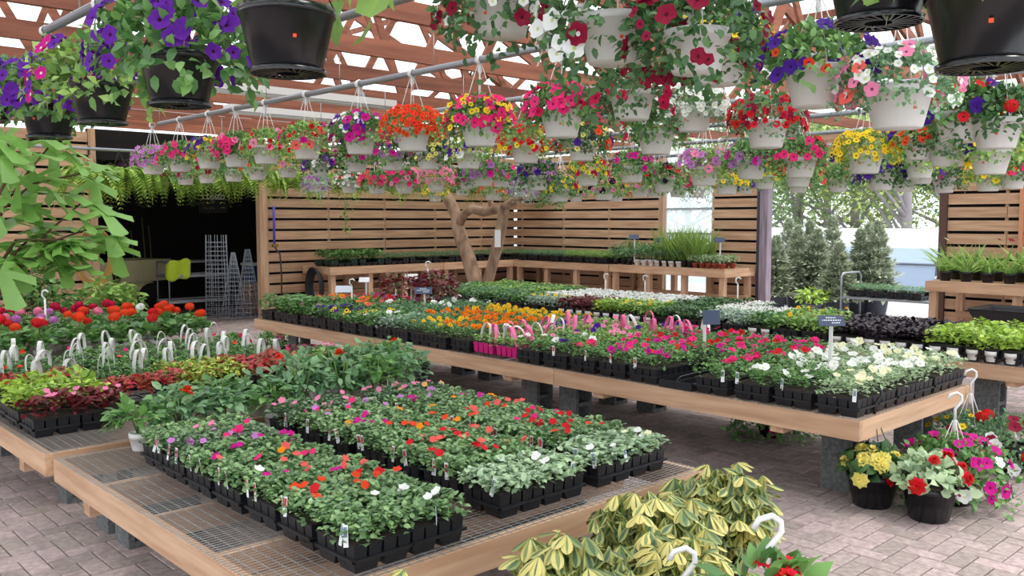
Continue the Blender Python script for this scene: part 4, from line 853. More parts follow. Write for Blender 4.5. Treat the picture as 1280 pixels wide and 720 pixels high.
ob('stem', MB().tube([(0, 0, .3), (.02, 0, 0), (-.02, 0, -.3), (.01, 0, -.58)], .004, 5).mesh('stem', stemg), t)
# ================================================================== FORKED TREE
TX = on_x(605, 372, 9.75); tx, ty = TX.x, TX.y
def tp(px, py, k=0): q = on_x(px, py, tx); d = Vector((q.x, q.y, q.z)); return d + Vector((k, 0, 0)) - Vector((tx, ty, 0))
t = thing('forked_tree', 'bare forked tree trunk with smooth tan bark and white tag', 'tree', (tx, ty, 0))
b = MB()
def taper(pts, r0, r1): n = len(pts); return [r0 + (r1 - r0) * i / (n - 1) + random.uniform(-.006, .006) for i in range(n)]
main = [tp(603, 410), tp(604, 385), tp(600, 362)]; b.tube(main, [.17, .155, .145], 14)
L = [tp(600, 370), tp(592, 345), tp(585, 320), tp(577, 300), tp(572, 282), tp(570, 268), tp(562, 252), tp(552, 235), tp(545, 215)]; b.tube(L, taper(L, .135, .085), 12)
L = [tp(603, 370), tp(612, 345), tp(619, 318), tp(625, 292), tp(629, 270), tp(626, 258)]; b.tube(L, taper(L, .10, .085), 12)
L = [tp(572, 283), tp(580, 268), tp(590, 261, -.02), tp(606, 265, -.03), tp(622, 262), tp(634, 256), tp(645, 250), tp(662, 240)]; b.tube(L, taper(L, .085, .06), 12)
L = [tp(616, 263), tp(613, 252), tp(614, 240), tp(612, 222)]; b.tube(L, taper(L, .05, .03), 10)
L = [tp(592, 262), tp(590, 254)]; b.tube(L, [.06, .035], 10); L = [tp(629, 272), tp(634, 266), tp(633, 258)]; b.tube(L, [.05, .055, .03], 10)
ob('trunk', b.mesh('trunk', bark), t)
q = tp(629, 298, -.12); ob('paper_tag', MB().box((q.x - .003, q.y - .07, q.z - .14), (q.x, q.y + .07, q.z + .14)).mesh('paper_tag', whitepaper), t)
# ================================================================== FIG TREE by the aisle
t = thing('fig_tree', 'fig tree with large lobed green leaves beside the geranium bench', 'tree', (.95, 6.4, 0)); ob('pot', pot_mesh(.2, .32, potblack, 20), t)
br = MB(); base = Vector((0, 0, .3)); fl_ = []
for pts in ([(30, 330), (60, 290), (100, 255)], [(20, 300), (70, 300), (105, 288), (135, 285)], [(10, 250), (35, 215), (60, 185)], [(15, 320), (40, 295), (80, 300)], [(5, 260), (40, 230), (110, 215)], [(10, 340), (40, 320), (60, 300)], [(0, 240), (20, 205), (10, 180)], [(20, 330), (60, 330), (75, 310)], [(-20, 250), (-30, 210), (-10, 180)]):
    ww = [on_y(x, y, 6.4 + random.uniform(-.25, .35)) - Vector((.95, 6.4, 0)) for x, y in pts]
    br.tube([base, base * .4 + ww[0] * .6 + Vector((0, 0, .1))] + ww, [.022, .016] + [.010 - .002 * i for i in range(len(ww))], 7)
    for i in range(len(ww)):
        for k in range(2): fl_.append(ww[i] + Vector((random.uniform(-.12, .12), random.uniform(-.15, .15), random.uniform(-.1, .1))))
    for k in range(2): fl_.append(ww[-1] + Vector((random.uniform(-.1, .1), random.uniform(-.1, .1), random.uniform(-.06, .06))))
ob('branches', br.mesh('branches', stemb), t)
figm = [tri_mesh('fig_leaf', FIG[0] * [1, 1, s], FIG[1], FIG[2], [GFIG]) for s in (1, .5, 1.4)]
for p in fl_:
    d = Vector((random.uniform(-.3, .9), random.uniform(-1, .4), random.uniform(-.8, .25))); e = d.to_track_quat('X', 'Z').to_euler()
    ob('leaf', random.choice(figm), t, p, e, random.uniform(.19, .31))
# ================================================================== POTS ON THE FLOOR, near corner
def big_pot(name, label, px, py, R, ph, leaf, mats, spec, rx, h, n, size, hook, droop=False, cat='potted plant'):
    p = on_z(px, py, 0); t = thing(name, label, cat, (p.x + R * .5, p.y + R * .5, 0)); ob('pot', pot_mesh(R, ph, potblack, 24, .72), t)
    k = R / .135; bk = BK[leaf]; stuff(ob('foliage', fol_basket(leaf + label[:20], bk[0], mats, n, rx, h, .0 if not droop else .5, size, 1), t, (0, 0, ph - .01)))
    def pts(nn): P, N_ = mound(nn, rx, h * 1.05, .05 if not droop else .5, .85); P[:, 2] += ph; return P, N_ + np.array([-.25, -.25, .1])
    blossoms(t, spec, pts, True)
    if hook: ob('hanger', hanger_mesh(R, .34, .46, hook, .009), t, (0, 0, ph))
    return t
T_BEG = T_leaf(.42, .16)
BK['beg'] = (T_BEG, [GD], 0, 0, 0, 0, 0)
big_pot('begonia_planter', 'black pot of yellow begonias on pavers at the bench corner', 1098, 638, .15, .2, 'beg', [GD], [('begonia', 'lemon', 15)], .18, .14, 130, .075, blackp)
big_pot('begonia_planter', 'black pot of red begonias on pavers in front of magenta petunias', 1171, 656, .15, .2, 'beg', [GW], [('begonia', 'red', 16)], .2, .16, 170, .065, None)
big_pot('petunia_planter', 'black pot of magenta petunias behind the red begonias', 1200, 634, .15, .16, 'petunia', [G], [pt('magenta', 48, 'dark'), pt('white', 4)], .33, .24, 760, .05, whitep, True)
big_pot('petunia_planter', 'pot of yellow and white flowers with white hanger by bench end', 1218, 585, .14, .16, 'small', [GB], [st_('yellow', 22), pt('burgundy', 9), pt('white', 14)], .30, .2, 700, .04, whitep, True)
big_pot('petunia_planter', 'black pot of red geraniums and white flowers at the picture edge', 1272, 592, .15, .17, 'small', [GB], [('geranium', 'red', 12), pt('white', 14), pt('burgundy', 6)], .34, .2, 700, .04, None, True)
for i, (px, py, sp, d) in enumerate(((287, 446, [pt('crimson', 16)], 'crimson petunias on the floor behind handled packs'), (352, 440, [pt('magenta', 8)], 'magenta petunias on the floor under middle bench'), (968, 548, [pt('magenta', 3)], 'magenta petunia in shade under the middle bench'))):
    big_pot('floor_planter', f'black pot of {d}', px, py, .12, .13, 'petunia', [G], sp, .24 if i < 2 else .12, .14, 420, .05, None, True)
# ================================================================== VARIEGATED UMBRELLA PLANTS (near, bottom of view)
def T_leaflet(heart, arch):
    V = []; T = []; M = []; st = [(0, .015), (.18, .10), (.38, .19), (.58, .245), (.76, .24), (.90, .16), (1.0, .02)]
    for i, (t_, w) in enumerate(st):
        hw = w * heart * (1 - .5 * t_) * (1 + .25 * math.sin(5 * i)); z = -arch * t_ ** 2
        V += [(t_, w, z - .25 * w), (t_, hw, z), (t_, 0, z - .02), (t_, -hw * .8, z), (t_, -w, z - .25 * w)]
    for i in range(len(st) - 1):
        for k in range(4): a = 5 * i + k; T += [(a, a + 6, a + 5), (a, a + 1, a + 6)]; M += [1 if k in (1, 2) else 0] * 2
    return np.array(V), np.array(T), np.array(M)
GVL = leafm('leaf_variegated_sage', (138, 152, 92), var=.35); GV2 = leafm('leaf_variegated_olive', (176, 180, 104), var=.4, hue=.02); LTM = T_leaflet(.6, .3)
LV = []
for hh_, ar_, mm_ in ((.22, .25, [GV, GVD]), (.5, .35, [GV, GVL]), (.3, .3, [GV, GVL]), (.12, .3, [GV, GVL]), (.6, .15, [GVL, GVD])):
    q_ = T_leaflet(hh_, ar_); LV.append(tri_mesh('variegated_leaflet', q_[0], q_[1], q_[2], mm_))
def umbrella_plant(label, x, y, h, n, rx, big=True):
    t = thing('umbrella_plant', label, 'potted plant', (x, y, 0), 0, 'variegated umbrella plants'); ob('pot', pot_mesh(.12, .2, blackp, 18), t); st = MB(); cnt = 0
    for i in range(n):
        a = random.uniform(0, 6.28); q = rx * math.sqrt(random.random()); z = .24 + (h - .24) * random.uniform(.15, 1) * (1 - .35 * (q / rx) ** 2); c = Vector((q * math.cos(a), q * math.sin(a), z))
        st.tube([(c.x * .25, c.y * .25, .2), (c.x * .5, c.y * .5, z * .7), c], .004, 5); m = random.choice((5, 6, 7))
        whorl = None
        for k in range(m):
            b2 = 2 * PI * k / m + random.uniform(-.2, .2); el = random.uniform(-.95, -.1) + .25 * math.cos(b2 - a); d = Vector((math.cos(b2) * math.cos(el), math.sin(b2) * math.cos(el), math.sin(el))) + Vector((math.cos(a), math.sin(a), 0)) * .3
            ob('leaflet', random.choice(LV), t, c, d.to_track_quat('X', 'Z').to_euler(), random.uniform(.062, .095))
    nf = 16 * n; a_ = rng.uniform(0, 2 * PI, nf); q_ = rx * .85 * np.sqrt(rng.uniform(0, 1, nf)); z_ = (.24 + (h - .30) * rng.uniform(.1, .95, nf) * (1 - .35 * (q_ / rx) ** 2)); P_i = np.stack([q_ * np.cos(a_), q_ * np.sin(a_), z_], 1)
    V, T, M = scatter(LTM, P_i, dirs(nf, -65, 5), upn(nf), .075 * rng.uniform(.7, 1.15, nf)); stuff(ob('inner_foliage', tri_mesh('inner_foliage', V, T, M, [GV2, GVD]), t))
    ob('stems', st.mesh('stems', stemg), t)
for i, (px, py, d, h, n, rx) in enumerate(((905, 600, 4.0, .68, 46, .24), (810, 620, 3.5, .70, 46, .27), (715, 690, 2.95, .71, 46, .24), (530, 715, 2.5, .735, 10, .16), (850, 660, 3.1, .60, 44, .25))):
    q = ray(px, 640); hx, hy = q.x * d / math.hypot(q.x, q.y), q.y * d / math.hypot(q.x, q.y)
    umbrella_plant(['yellow variegated umbrella plant standing furthest out on the pavers', 'tall yellow variegated umbrella plant in middle of the clump', 'yellow variegated umbrella plant by the bench end board', 'small variegated umbrella plant sprig below white impatiens flat', 'low variegated umbrella plant behind white hook'][i], hx, hy, h, n, rx)
def hook_pot(label, px, py, d, h, m, leafm_, spec, leafs=60, size=.12, lift=0):
    q = ray(px, py); L = math.hypot(q.x, q.y); x, y = q.x * d / L, q.y * d / L; zt = H + q.z * d / L
    t = thing('hanger_planter', label, 'potted plant', (x, y, 0)); ob('pot', pot_mesh(.13, .17, whitep, 20), t); ob('hanger', hanger_mesh(.13, max(zt - .40, .12), max(zt - .21, .2), m, .010), t, (0, 0, .17))
    P, N_ = mound(leafs, .16, .16, .2); V, T, M = scatter(LF, P, N_ + rng.normal(0, .4, N_.shape), N_ + [0, 0, .4], size * rng.uniform(.6, 1.1, leafs)); stuff(ob('foliage', tri_mesh('foliage', V, T, M, [leafm_]), t, (0, 0, .17 + lift)))
    if lift:
        st = MB()
        for k in range(9): a = k * .7; st.tube([(.02 * math.cos(a), .02 * math.sin(a), .15), (.06 * math.cos(a), .06 * math.sin(a), .17 + lift * .6), (.12 * math.cos(a), .12 * math.sin(a), .2 + lift)], .004, 5)
        ob('stems', st.mesh('stems', stemg), t)
    def pts(nn): P, N_ = mound(nn, .15, .18, .05); P[:, 2] += .17 + lift; return P, N_
    blossoms(t, spec, pts)
hook_pot('white hanger hook rising among umbrella plants, pot below', 855, 688, 2.9, .5, whitep, G, ())
hook_pot('red-flowered glossy green plant with white hanger hook', 962, 648, 2.75, .5, whitep, G, [('begonia', 'red', 8)], 60, .115, .30)
# ================================================================== PRICE SIGNS
def sign(label, px, py, px2, py2, X, w, h, m, tilt=.5, writing=True):
    a = on_x(px, py, X); b_ = on_x(px2, py2, X)
    t = thing('price_sign', label, 'sign', (X, b_.y, b_.z)); hh = a.z - b_.z
    ob('stake', MB().box((-.004, -.012, 0), (.004, .012, hh)).mesh('stake', whitep), t, (0, 0, 0))
    pl = ob('card', MB().box((-w / 2, -.002, -h / 2), (w / 2, .002, h / 2)).mesh('card', m), t, (-.01, a.y - b_.y, hh + h * .3), (-tilt, 0, -math.radians(43)))
    if writing:
        wm = MB()
        for r, (x0, x1) in enumerate(((-.2, .18), (-.36, .36), (.0, .34))):
            x = x0
            while x < x1: l = random.uniform(.03, .07); wm.box((x * w, -.0035, (.22 - .24 * r) * h), (min(x + l, x1) * w, -.002, (.22 - .24 * r + .10) * h)); x += l + .03
        ob('lettering', wm.mesh('lettering', chalk), pl)
sign('slate-blue price sign with white writing among white petunias', 1040, 405, 1037, 475, 5.5, .17, .075, slate)
sign('slate-blue price sign turned away beside red petunias', 890, 402, 880, 455, 5.7, .13, .11, slate, .2, False)
sign('slate-blue price sign with pale writing in front of burgundy coleus', 530, 366, 531, 410, 5.9, .19, .08, slate)
sign('white price sign on stake near violet pansies', 430, 364, 422, 402, 5.9, .19, .09, mat('pale_blue_card', (206, 212, 228), .6), .5, False)
sign('blank white price sign in front of the wall bench leg', 515, 350, 514, 378, 6.3, .15, .1, whitepaper, .6, False)
sign('white price sign tilted back beside orange pansies', 456, 352, 458, 385, 6.3, .13, .08, whitepaper, .8, False)
for i, (px, py, py2) in enumerate(((793, 298, 328), (825, 302, 330), (900, 302, 330))):
    sign(f'small dark sign on white stake in the wall-bench {("herbs", "grasses", "sage")[i]}', px, py, px, py2, 12.4, .17, .09, slate, .5, False)
for i, (px, py, py2, X) in enumerate(((495, 355, 385, 6.4), (535, 330, 372, 6.45), (573, 372, 392, 6.4), (757, 345, 368, 8.9), (806, 347, 372, 8.9), (922, 350, 372, 8.9), (440, 352, 384, 5.6), (57, 367, 398, 2.45))):
    a = on_x(px, py, X); c = on_x(px, py2, X); t = thing('basket_hook', ['white basket hook above red bedding before the wall bench', 'tall white basket hook behind the slate-blue sign', 'small curled white hook before silver flats', 'white basket hook above white alyssum near the herbs', 'white basket hook above alyssum before the grasses', 'white basket hook above alyssum near the conifers', 'white basket hook beside the pale sign', 'white basket hook among the purple geraniums'][i], 'hook', (X, c.y, LT if X < 3 else MTOP + .02), math.radians(45), 'white basket hooks'); hh = a.z - (LT if X < 3 else MTOP + .02)
    ob('shaft', MB().tube([(0, 0, 0), (0, 0, hh - .05)], .009, 6).mesh('shaft', whitep), t)
    ob('crook', MB().tube([(0, 0, hh - .05), (.0, .025, hh - .02), (0, .02, hh + .02), (0, -.012, hh + .03), (0, -.035, hh + .01)], .009, 6).mesh('crook', whitep), t)
    ob('strings', MB().tube([(0, 0, hh * .45), (0, .09, 0)], .004, 5).tube([(0, 0, hh * .45), (0, -.09, 0)], .004, 5).mesh('strings', whitep), t)
for i, (px, y, h, m, d) in enumerate(((30, 12.6, .95, GD, 'dark green shrub in pot against the slat wall behind geraniums'), (62, 12.4, .75, G, 'arching green shrub in pot by the slat wall planks'), (150, 12.8, .6, GL, 'light green shrub in pot beside the doorway post'), (128, 12.4, .7, GL, 'yellow-green shrub in pot before the doorway post'))):
    q = ray(px, 350); bush_pot('wall_shrub', d, 'potted plant', q.x * y / q.y, y, 0, .15, .25, blackp, LF, [m], 260, .3, h, .13, (), 'shrubs by the doorway')
# ================================================================== STORAGE ROOM behind the doorway
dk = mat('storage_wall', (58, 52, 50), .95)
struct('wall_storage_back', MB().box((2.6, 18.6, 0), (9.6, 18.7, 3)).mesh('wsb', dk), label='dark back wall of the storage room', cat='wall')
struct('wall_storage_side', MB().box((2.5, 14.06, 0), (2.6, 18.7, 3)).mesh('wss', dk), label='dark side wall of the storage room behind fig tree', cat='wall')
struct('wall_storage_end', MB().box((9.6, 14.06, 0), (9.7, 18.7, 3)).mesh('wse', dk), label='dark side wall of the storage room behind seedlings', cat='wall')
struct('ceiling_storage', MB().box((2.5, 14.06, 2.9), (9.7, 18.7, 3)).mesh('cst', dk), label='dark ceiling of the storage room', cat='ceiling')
olive = mat('khaki_paint', (196, 190, 150), .6); rub = mat('rubber', (26, 26, 26), .85)
t = thing('utility_vehicle', 'khaki utility vehicle parked in the dark storage room', 'vehicle', (5.2, 15.9, 0), math.radians(20))
ob('body', MB().box((-.6, -.3, .35), (.9, .5, .62)).box((-.55, -.28, .62), (.05, .48, .98), 0, None, 1.08).mesh('body', olive), t)
ob('cargo_bed', MB().box((.2, -.34, .62), (1.3, .54, .68)).box((.2, -.34, .68), (.24, .54, 1.0)).box((1.26, -.34, .68), (1.3, .54, 1.0)).box((.2, -.34, .68), (1.3, -.30, 1.0)).box((.2, .50, .68), (1.3, .54, 1.0)).mesh('cargo_bed', olive), t)
ob('seat', MB().box((-.1, -.25, .62), (.16, .45, .78)).box((.08, -.25, .78), (.18, .45, 1.25)).mesh('seat', rub), t)
ob('roll_bar', MB().tube([(.2, -.28, .7), (.2, -.28, 1.7), (.2, .48, 1.7), (.2, .48, .7)], .025, 8).mesh('roll_bar', rub), t)
wh = MB().lathe([(0, -.09), (.14, -.09), (.26, -.1), (.29, -.06), (.29, .06), (.26, .1), (.14, .09), (0, .09)], 20, 0, Matrix.Rotation(PI / 2, 4, 'X')).mesh('wheel', rub)
for x in (-.4, .85):
    for y in (-.3, .5): ob('wheel', wh, t, (x, y, .29))
# ---- rolling shelf cart
p = on_z(232, 392, 0); cx, cy = p.x - .1, 14.9
t = thing('rolling_cart', 'two-shelf steel rolling cart at the storage doorway', 'cart', (cx - .55, cy, 0))
for x in (0, 1.0):
    for y in (0, .5):
        ob('leg', MB().tube([(x, y, .12), (x, y, .98)], .014, 8).mesh('leg', steel), t)
        c = ob('caster', MB().lathe([(0, -.02), (.05, -.02), (.06, 0), (.05, .02), (0, .02)], 14, 0, Matrix.Rotation(PI / 2, 4, 'X')).mesh('caster', greyp), t, (x, y, .06)); ob('fork', MB().box((-.01, -.03, 0), (.01, .03, .07)).mesh('fork', steel), c, (0, 0, 0))
for z in (.28, .72): ob('shelf', MB().box((-.02, -.02, z), (1.02, .52, z + .02)).box((-.02, -.02, z + .02), (1.02, 0, z + .05)).box((-.02, .5, z + .02), (1.02, .52, z + .05)).mesh('shelf', steel), t)
ob('push_handle', MB().tube([(0, 0, .98), (.5, 0, .98), (1.0, 0, .98)], .014, 8).tube([(0, .5, .98), (1.0, .5, .98)], .014, 8).tube([(0, 0, .98), (0, .5, .98)], .014, 8).mesh('push_handle', steel), t)
yel = mat('yellow_green_cloth', (196, 222, 60), .8)
b = MB()
for i in range(7):
    for j in range(5):
        pass
g = MB(); nn = 8; vv = []
for i in range(nn + 1):
    for j in range(nn + 1):
        u, v = i / nn, j / nn; vv.append((u * .42, -.06 - .03 * math.sin(7 * u) + .04 * v, .42 - .24 * v - .12 * math.sin(3 * u) * v - .25 * (u - .6) ** 2 + .03 * math.sin(9 * u + 3 * v)))
ff = [(i * (nn + 1) + j, (i + 1) * (nn + 1) + j, (i + 1) * (nn + 1) + j + 1, i * (nn + 1) + j + 1) for i in range(nn) for j in range(nn)]
g.add(vv, ff, 0, True); c_ = ob('cloth', g.mesh('cloth', yel), None, (cx - .62, cy, .62)); c_.modifiers.new('thick', 'SOLIDIFY').thickness = .02; tag(c_, 'yellow-green cloth hung over the rolling cart', 'cloth')
# ---- tomato cages
for i, (px, y, h, r0, r1) in enumerate(((270, 14.35, 1.45, .2, .17), (291, 14.3, 1.15, .24, .03), (309, 14.25, 1.2, .24, .04))):
    d = ray(px, 300); x = d.x * y / d.y; t = thing('tomato_cage', ['tall bundle of wire plant cages standing in the doorway', 'cone-shaped wire plant cage in the doorway', 'cone-shaped wire plant cage beside the doorway post'][i], 'plant cage', (x, y, 0), 0, 'wire plant cages'); up = MB(); rg = MB()
    for k in range(10): a = 2 * PI * k / 10; up.tube([(r0 * math.cos(a), r0 * math.sin(a), 0), (r1 * math.cos(a), r1 * math.sin(a), h)], .005, 4)
    for z in np.arange(.05, h * .95, .075): f = z / h; r = r0 + (r1 - r0) * f; rg.tube([(r * math.cos(a), r * math.sin(a), z) for a in np.linspace(0, 2 * PI, 17)], .004, 4, 0, False)
    ob('uprights', up.mesh('uprights', cagem), t); ob('rings', rg.mesh('rings', cagem), t)
# ---- bins, boards, tools, closed notice
t = thing('storage_bin', 'blue storage bin on crate by the doorway post', 'bin', (7.85, 15.2, .55)); ob('tub', MB().box((-.25, -.2, 0), (.25, .2, .32), 0, None, .85).mesh('tub', mat('blue_plastic', (40, 70, 130), .5)), t); ob('lid', MB().box((-.27, -.22, .32), (.27, .22, .36)).mesh('lid', whitep), t)
t = thing('wooden_crate', 'wooden crate under the blue storage bin', 'crate', (7.85, 15.2, 0))
for k in range(4): ob('slat', MB().box((-.3, -.25, .02 + .135 * k), (.3, -.22, .13 + .135 * k)).mesh('slat', woodx), t)
ob('frame', MB().box((-.3, -.22, 0), (-.26, .25, .55)).box((.26, -.22, 0), (.3, .25, .55)).box((-.3, .21, 0), (.3, .25, .55)).box((-.26, -.22, .5), (.26, .21, .55)).mesh('frame', woodx), t)
t = thing('lumber_stack', 'stack of loose boards on the storage room floor', 'lumber', (4.3, 16.9, 0), .3)
for k in range(6): ob('board', MB().box((-.7, -.12, 0), (.7, .12, .07)).mesh('board', mat('old_board', (150, 112, 84), .8, noise=(2, 20, 20), rgb2=(110, 80, 60))), t, (random.uniform(-.1, .1), (k % 2) * .26, .07 * (k // 2) + .35), random.gauss(0, .05))
ob('trestle', MB().box((-.6, -.1, 0), (-.5, .4, .35)).box((.5, -.1, 0), (.6, .4, .35)).mesh('trestle', darkm), t)
for i, (px, h, l) in enumerate(((170, 1.5, 'rake'), (184, 1.75, 'shovel'), (192, 1.6, 'hoe'))):
    d = ray(px, 300); y = 17.4; t = thing('garden_tool', f'long-handled garden {l} leaning in the storage room', 'tool', (d.x * y / d.y, y, 0)); ob('handle', MB().tube([(0, 0, .1), (0, .25, h)], .016, 6).mesh('handle', mat('tool_handle', (150, 136, 110), .7)), t); ob('head', MB().box((-.1, -.02, 0), (.1, .02, .16), 0, None, .6).mesh('head', steel), t)
t = thing('hung_sign', 'dark notice with grey lettering hanging by the doorway post', 'sign', (6.9, 15.0, 2.02)); ob('board', MB().box((-.26, -.01, -.2), (.26, .01, .2)).mesh('board', darkm), t)
cu = bpy.data.curves.new('lettering', 'FONT'); cu.body = 'CLOSED'; cu.size = .11; cu.align_x = 'CENTER'; cu.extrude = .001; cu.materials.append(mat('grey_letter', (200, 200, 200), .7)); to_ = bpy.data.objects.new('tmp', cu); C.objects.link(to_); bpy.context.view_layer.update(); lm_ = bpy.data.meshes.new_from_object(to_); bpy.data.objects.remove(to_); ob('lettering', lm_, t, (0, -.013, .04), (PI / 2, 0, 0))
ob('chain', MB().tube([(-.24, 0, .2), (-.24, 0, .85)], .004, 5).tube([(.24, 0, .2), (.24, 0, .85)], .004, 5).mesh('chain', steel), t)
def coil(label, loc, r, m, n=6, axis='y', rad=.012):
    b = MB()
    for k in range(n):
        rr = r * (1 - .05 * k); a = [(rr * math.cos(t) * .6, .02 * k, rr * math.sin(t)) if axis == 'y' else (.02 * k, rr * math.cos(t) * .7, rr * math.sin(t)) for t in np.linspace(0, 2 * PI, 25)]; b.tube(a, rad, 6, 0, False)
    o = ob('hose_coil', b.mesh('hose_coil', m), None, loc); tag(o, label, 'hose'); return o
coil('tan hose coil hung on the doorway post behind fig leaves', on_y(119, 322, 13.85), .45, mat('tan_hose', (190, 150, 80), .5), 5)
coil('black hose coil hung at the end of the seedling bench', (7.87, 13.35, .55), .34, mat('black_hose', (36, 36, 40), .5), 6, 'x', .016)
a = on_y(342, 258, 13.88); c = on_y(343, 306, 13.88); tag(ob('water_pipe', MB().tube([a, c], .022, 8).mesh('water_pipe', mat('blue_pipe', (84, 84, 190), .45)), None), 'blue water pipe running down the slat wall by doorway', 'pipe')
t = thing('hose', 'dark hose hanging from brass tap on the slat wall', 'hose', (0, 0, 0)); ob('tube', MB().tube([on_y(343, 308, 13.84), on_y(350, 318, 13.82), on_y(352, 345, 13.82), on_y(352, 372, 13.82), on_y(352, 395, 13.82)], .014, 8).mesh('tube', mat('dark_hose', (70, 62, 58), .6)), t)
ob('tap', MB().bar(on_y(341, 307, 13.86), on_y(347, 307, 13.86), .06, .06).mesh('tap', mat('brass', (150, 120, 70), .4, metal=.6)), t)
# ================================================================== OUTSIDE
def spruce(label, x, y, h, w):
    t = thing('potted_spruce', label, 'conifer', (x, y, -.03), 0, 'young spruces outside the doorway'); ob('pot', pot_mesh(.2, .32, greyp, 18), t); ob('trunk', MB().tube([(0, 0, .28), (0, 0, .3 + h)], [.025, .006], 6).mesh('trunk', stemb), t)
    n = 3000; u = rng.uniform(0, 1, n) ** 1.35; a = rng.uniform(0, 2 * PI, n); tier = .75 + .25 * np.cos(u * 40); r = 1.15 * w * (1 - u) ** .7 * tier * rng.uniform(.35, 1, n); P = np.stack([r * np.cos(a), r * np.sin(a), .38 + u * h - .12 * r], 1)
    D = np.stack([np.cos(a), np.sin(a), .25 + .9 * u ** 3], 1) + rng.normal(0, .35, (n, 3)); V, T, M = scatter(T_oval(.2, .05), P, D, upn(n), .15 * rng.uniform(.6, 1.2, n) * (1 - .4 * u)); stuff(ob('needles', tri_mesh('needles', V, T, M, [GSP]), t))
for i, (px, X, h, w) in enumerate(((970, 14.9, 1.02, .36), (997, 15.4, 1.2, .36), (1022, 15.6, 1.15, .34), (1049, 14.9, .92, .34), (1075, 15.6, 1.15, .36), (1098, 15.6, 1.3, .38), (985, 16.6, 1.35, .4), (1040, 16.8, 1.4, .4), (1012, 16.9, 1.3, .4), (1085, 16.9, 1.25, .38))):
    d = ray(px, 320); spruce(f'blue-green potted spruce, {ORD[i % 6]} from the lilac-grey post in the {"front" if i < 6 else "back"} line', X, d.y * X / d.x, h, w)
t = None
bp = on_x(1015, 375, 14.3); bush_pot('lime_shrub', 'lime green leafy shrub in front of the potted spruces', 'potted plant', 14.3, bp.y, -.03, .17, .28, greyp, LF, [GLIME], 120, .24, .3, .13)
# ---- plastic-covered low tunnel
pl = mat('white_poly_film', (236, 238, 242), .5, transl=.3); pb = mat('bluish_poly_film', (196, 214, 236), .45, transl=.3)
t = thing('poly_tunnel', 'low white plastic-covered growing tunnel beyond the spruces', 'tunnel', (20.5, 2.0, -.03)); LN = 24
def arch(x0, x1, seg): return [(x0 + (x1 - x0) * s, .0) for s in seg]
prof = [(0, 0), (.12, .75), (.35, 1.08), (.9, 1.42), (1.6, 1.52), (2.3, 1.42), (3.0, 1.0), (3.2, 0)]
for i in range(len(prof) - 1):
    (x0, z0), (x1, z1) = prof[i], prof[i + 1]; n2 = 8
    for k in range(n2 if i < 2 else 1):
        ya, yb = (LN * k / n2 + .02, LN * (k + 1) / n2 - .02) if i < 2 else (0, LN)
        ob('film_panel', MB().add([(x0, ya, z0), (x1, ya, z1), (x1, yb, z1), (x0, yb, z0), (x0 + .02, ya, z0), (x1 + .02, ya, z1 - .02), (x1 + .02, yb, z1 - .02), (x0 + .02, yb, z0)], [(3, 2, 1, 0), (4, 5, 6, 7), (0, 1, 5, 4), (1, 2, 6, 5), (2, 3, 7, 6), (3, 0, 4, 7)]).mesh('film_panel', pb if i < 2 else pl), t)
for k in range(9): ob('hoop', MB().tube([(x, LN * k / 8, z + .012) for x, z in prof], .02, 6).mesh('hoop', greyp), t)
ob('rail', MB().tube([(.08, 0, .72), (.08, LN, .72)], .02, 6).mesh('rail', greyp), t)
# ---- nursery trolley outside
p = on_z(1100, 392, 0); t = thing('nursery_trolley', 'low wire nursery trolley outside the doorway', 'trolley', (14.2, 5.55, -.03))
ob('deck', MB().box((0, 0, .42), (.7, 1.5, .45)).mesh('deck', steel), t)
for y in (0, 1.5): ob('hoop_handle', MB().tube([(0, y, .1), (0, y, .78), (.06, y, .84), (.64, y, .84), (.7, y, .78), (.7, y, .1)], .017, 8).mesh('hoop_handle', steel), t)
for x in (0, .7):
    for y in (.0, 1.5): ob('caster', MB().lathe([(0, -.02), (.05, -.02), (.06, 0), (.05, .02), (0, .02)], 12, 0, Matrix.Rotation(PI / 2, 4, 'X')).mesh('caster', rub), t, (x, y, .06))
for k in range(4): flat('seedling_flat', f'black tray of pale seedlings on the outdoor trolley, {ORD[k]} from spruces', 14.55, 6.85 - .32 * k, .425, 'herb', (), 0, group='trays on the outdoor trolley')
# ---- trees beyond
tb = mat('hazy_bark', (168, 160, 168), .9)  # distant haze mixed into the bark colour
def far_tree(label, x, y, h, cr, n, m, lo=.3):
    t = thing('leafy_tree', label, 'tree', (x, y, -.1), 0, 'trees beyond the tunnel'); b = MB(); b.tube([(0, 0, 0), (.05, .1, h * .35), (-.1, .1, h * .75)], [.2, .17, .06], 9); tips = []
    for k in range(16):
        a = random.uniform(0, 6.28); z0 = h * random.uniform(.06, .5); L = cr * random.uniform(.6, 1); e = (L * math.cos(a), L * math.sin(a), z0 + L * random.uniform(.3, .9)); b.tube([(0, .05, z0), (e[0] * .5, e[1] * .5, z0 + (e[2] - z0) * .65), e], [.08, .05, .02], 6); tips.append(e)
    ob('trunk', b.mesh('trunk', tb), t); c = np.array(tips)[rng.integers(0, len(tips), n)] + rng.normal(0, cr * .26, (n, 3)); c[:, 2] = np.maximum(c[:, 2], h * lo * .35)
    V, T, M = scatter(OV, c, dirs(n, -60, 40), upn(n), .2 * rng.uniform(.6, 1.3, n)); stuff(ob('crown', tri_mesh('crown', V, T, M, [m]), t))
GT2 = leafm('leaf_tree_mid', (128, 160, 104), var=.35, transl=.4); GT3 = leafm('leaf_tree_yellow', (178, 196, 120), var=.3, transl=.4)  # these crowns too have the outdoor haze put into their colour
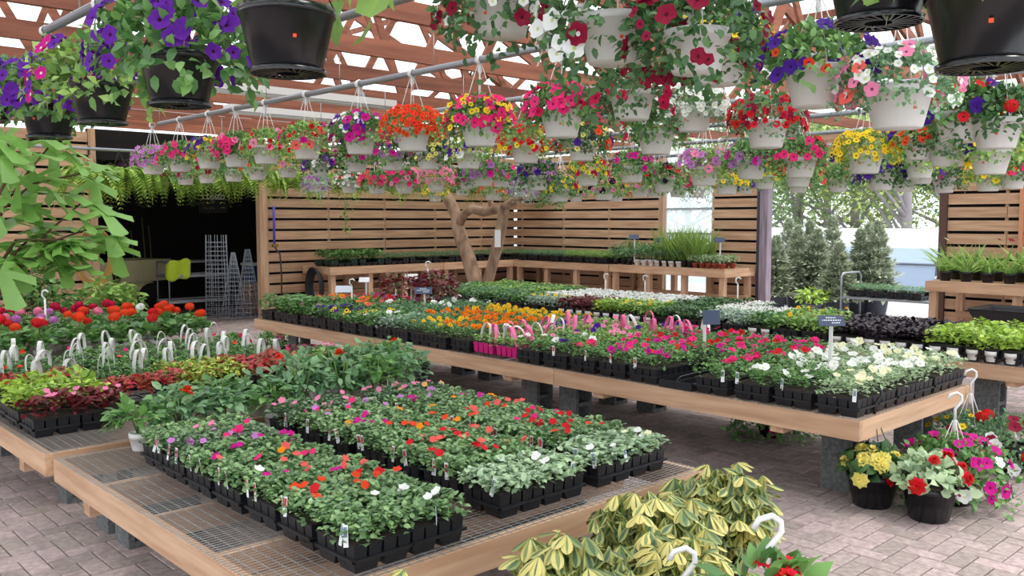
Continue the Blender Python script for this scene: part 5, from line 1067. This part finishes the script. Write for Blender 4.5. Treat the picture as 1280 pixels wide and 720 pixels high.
for i, (X, px, h, cr, m, d) in enumerate(((34, 1000, 9, 4.0, GT2, 'mid green leafy tree rising behind the spruces'), (36, 1070, 10, 4.2, GT, 'pale green tree with forked trunk beyond the tunnel'), (33, 1135, 9, 4, GT3, 'yellow-green tree with two grey trunks near doorway post'), (40, 1210, 11, 4.5, GT2, 'mid green tree behind the potted lily wall'),
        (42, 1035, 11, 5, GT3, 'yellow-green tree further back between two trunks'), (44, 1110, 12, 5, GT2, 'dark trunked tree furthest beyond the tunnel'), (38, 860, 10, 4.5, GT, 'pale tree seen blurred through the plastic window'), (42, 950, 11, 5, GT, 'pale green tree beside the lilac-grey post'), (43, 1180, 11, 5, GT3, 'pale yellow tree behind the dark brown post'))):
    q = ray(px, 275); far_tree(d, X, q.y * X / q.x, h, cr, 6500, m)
# ---- black barrow tub at the lily bench
p = on_z(1252, 398, .45); t = thing('barrow', 'black plastic barrow tub standing below the potted lilies', 'barrow', (11.2, 3.35, 0)); b = MB(); hx, hy = .38, .5
def ring(s, z): return [(-hx * s, -hy * s, z), (hx * s, -hy * s, z), (hx * s, hy * s, z), (-hx * s, hy * s, z)]
v = ring(.72, .42) + ring(1, .68) + ring(1.06, .68) + ring(1.06, .66) + ring(.93, .66) + ring(.68, .45)
b.add(v, [(3, 2, 1, 0)] + [(4 * a + k, 4 * a + (k + 1) % 4, 4 * a + 4 + (k + 1) % 4, 4 * a + 4 + k) for a in (0, 1) for k in range(4)] + [(8 + k, 8 + (k + 1) % 4, 16 + (k + 1) % 4, 16 + k) for k in range(4)] + [(16 + k, 16 + (k + 1) % 4, 20 + (k + 1) % 4, 20 + k) for k in range(4)] + [(20, 21, 22, 23)])
ob('tub', b.mesh('tub', blackp), t); lg = MB().tube([(0, 0, 0), (0, 0, .44)], .018, 8).mesh('leg', steel)
for x in (-.2, .2): ob('leg', lg, t, (x, -.2, 0))
ob('wheel', wh, t, (0, .4, .2), None, .7); ob('grip', MB().tube([(-.2, -.5, .5), (-.22, -.95, .62)], .016, 8).tube([(.2, -.5, .5), (.22, -.95, .62)], .016, 8).mesh('grip', woodx), t)
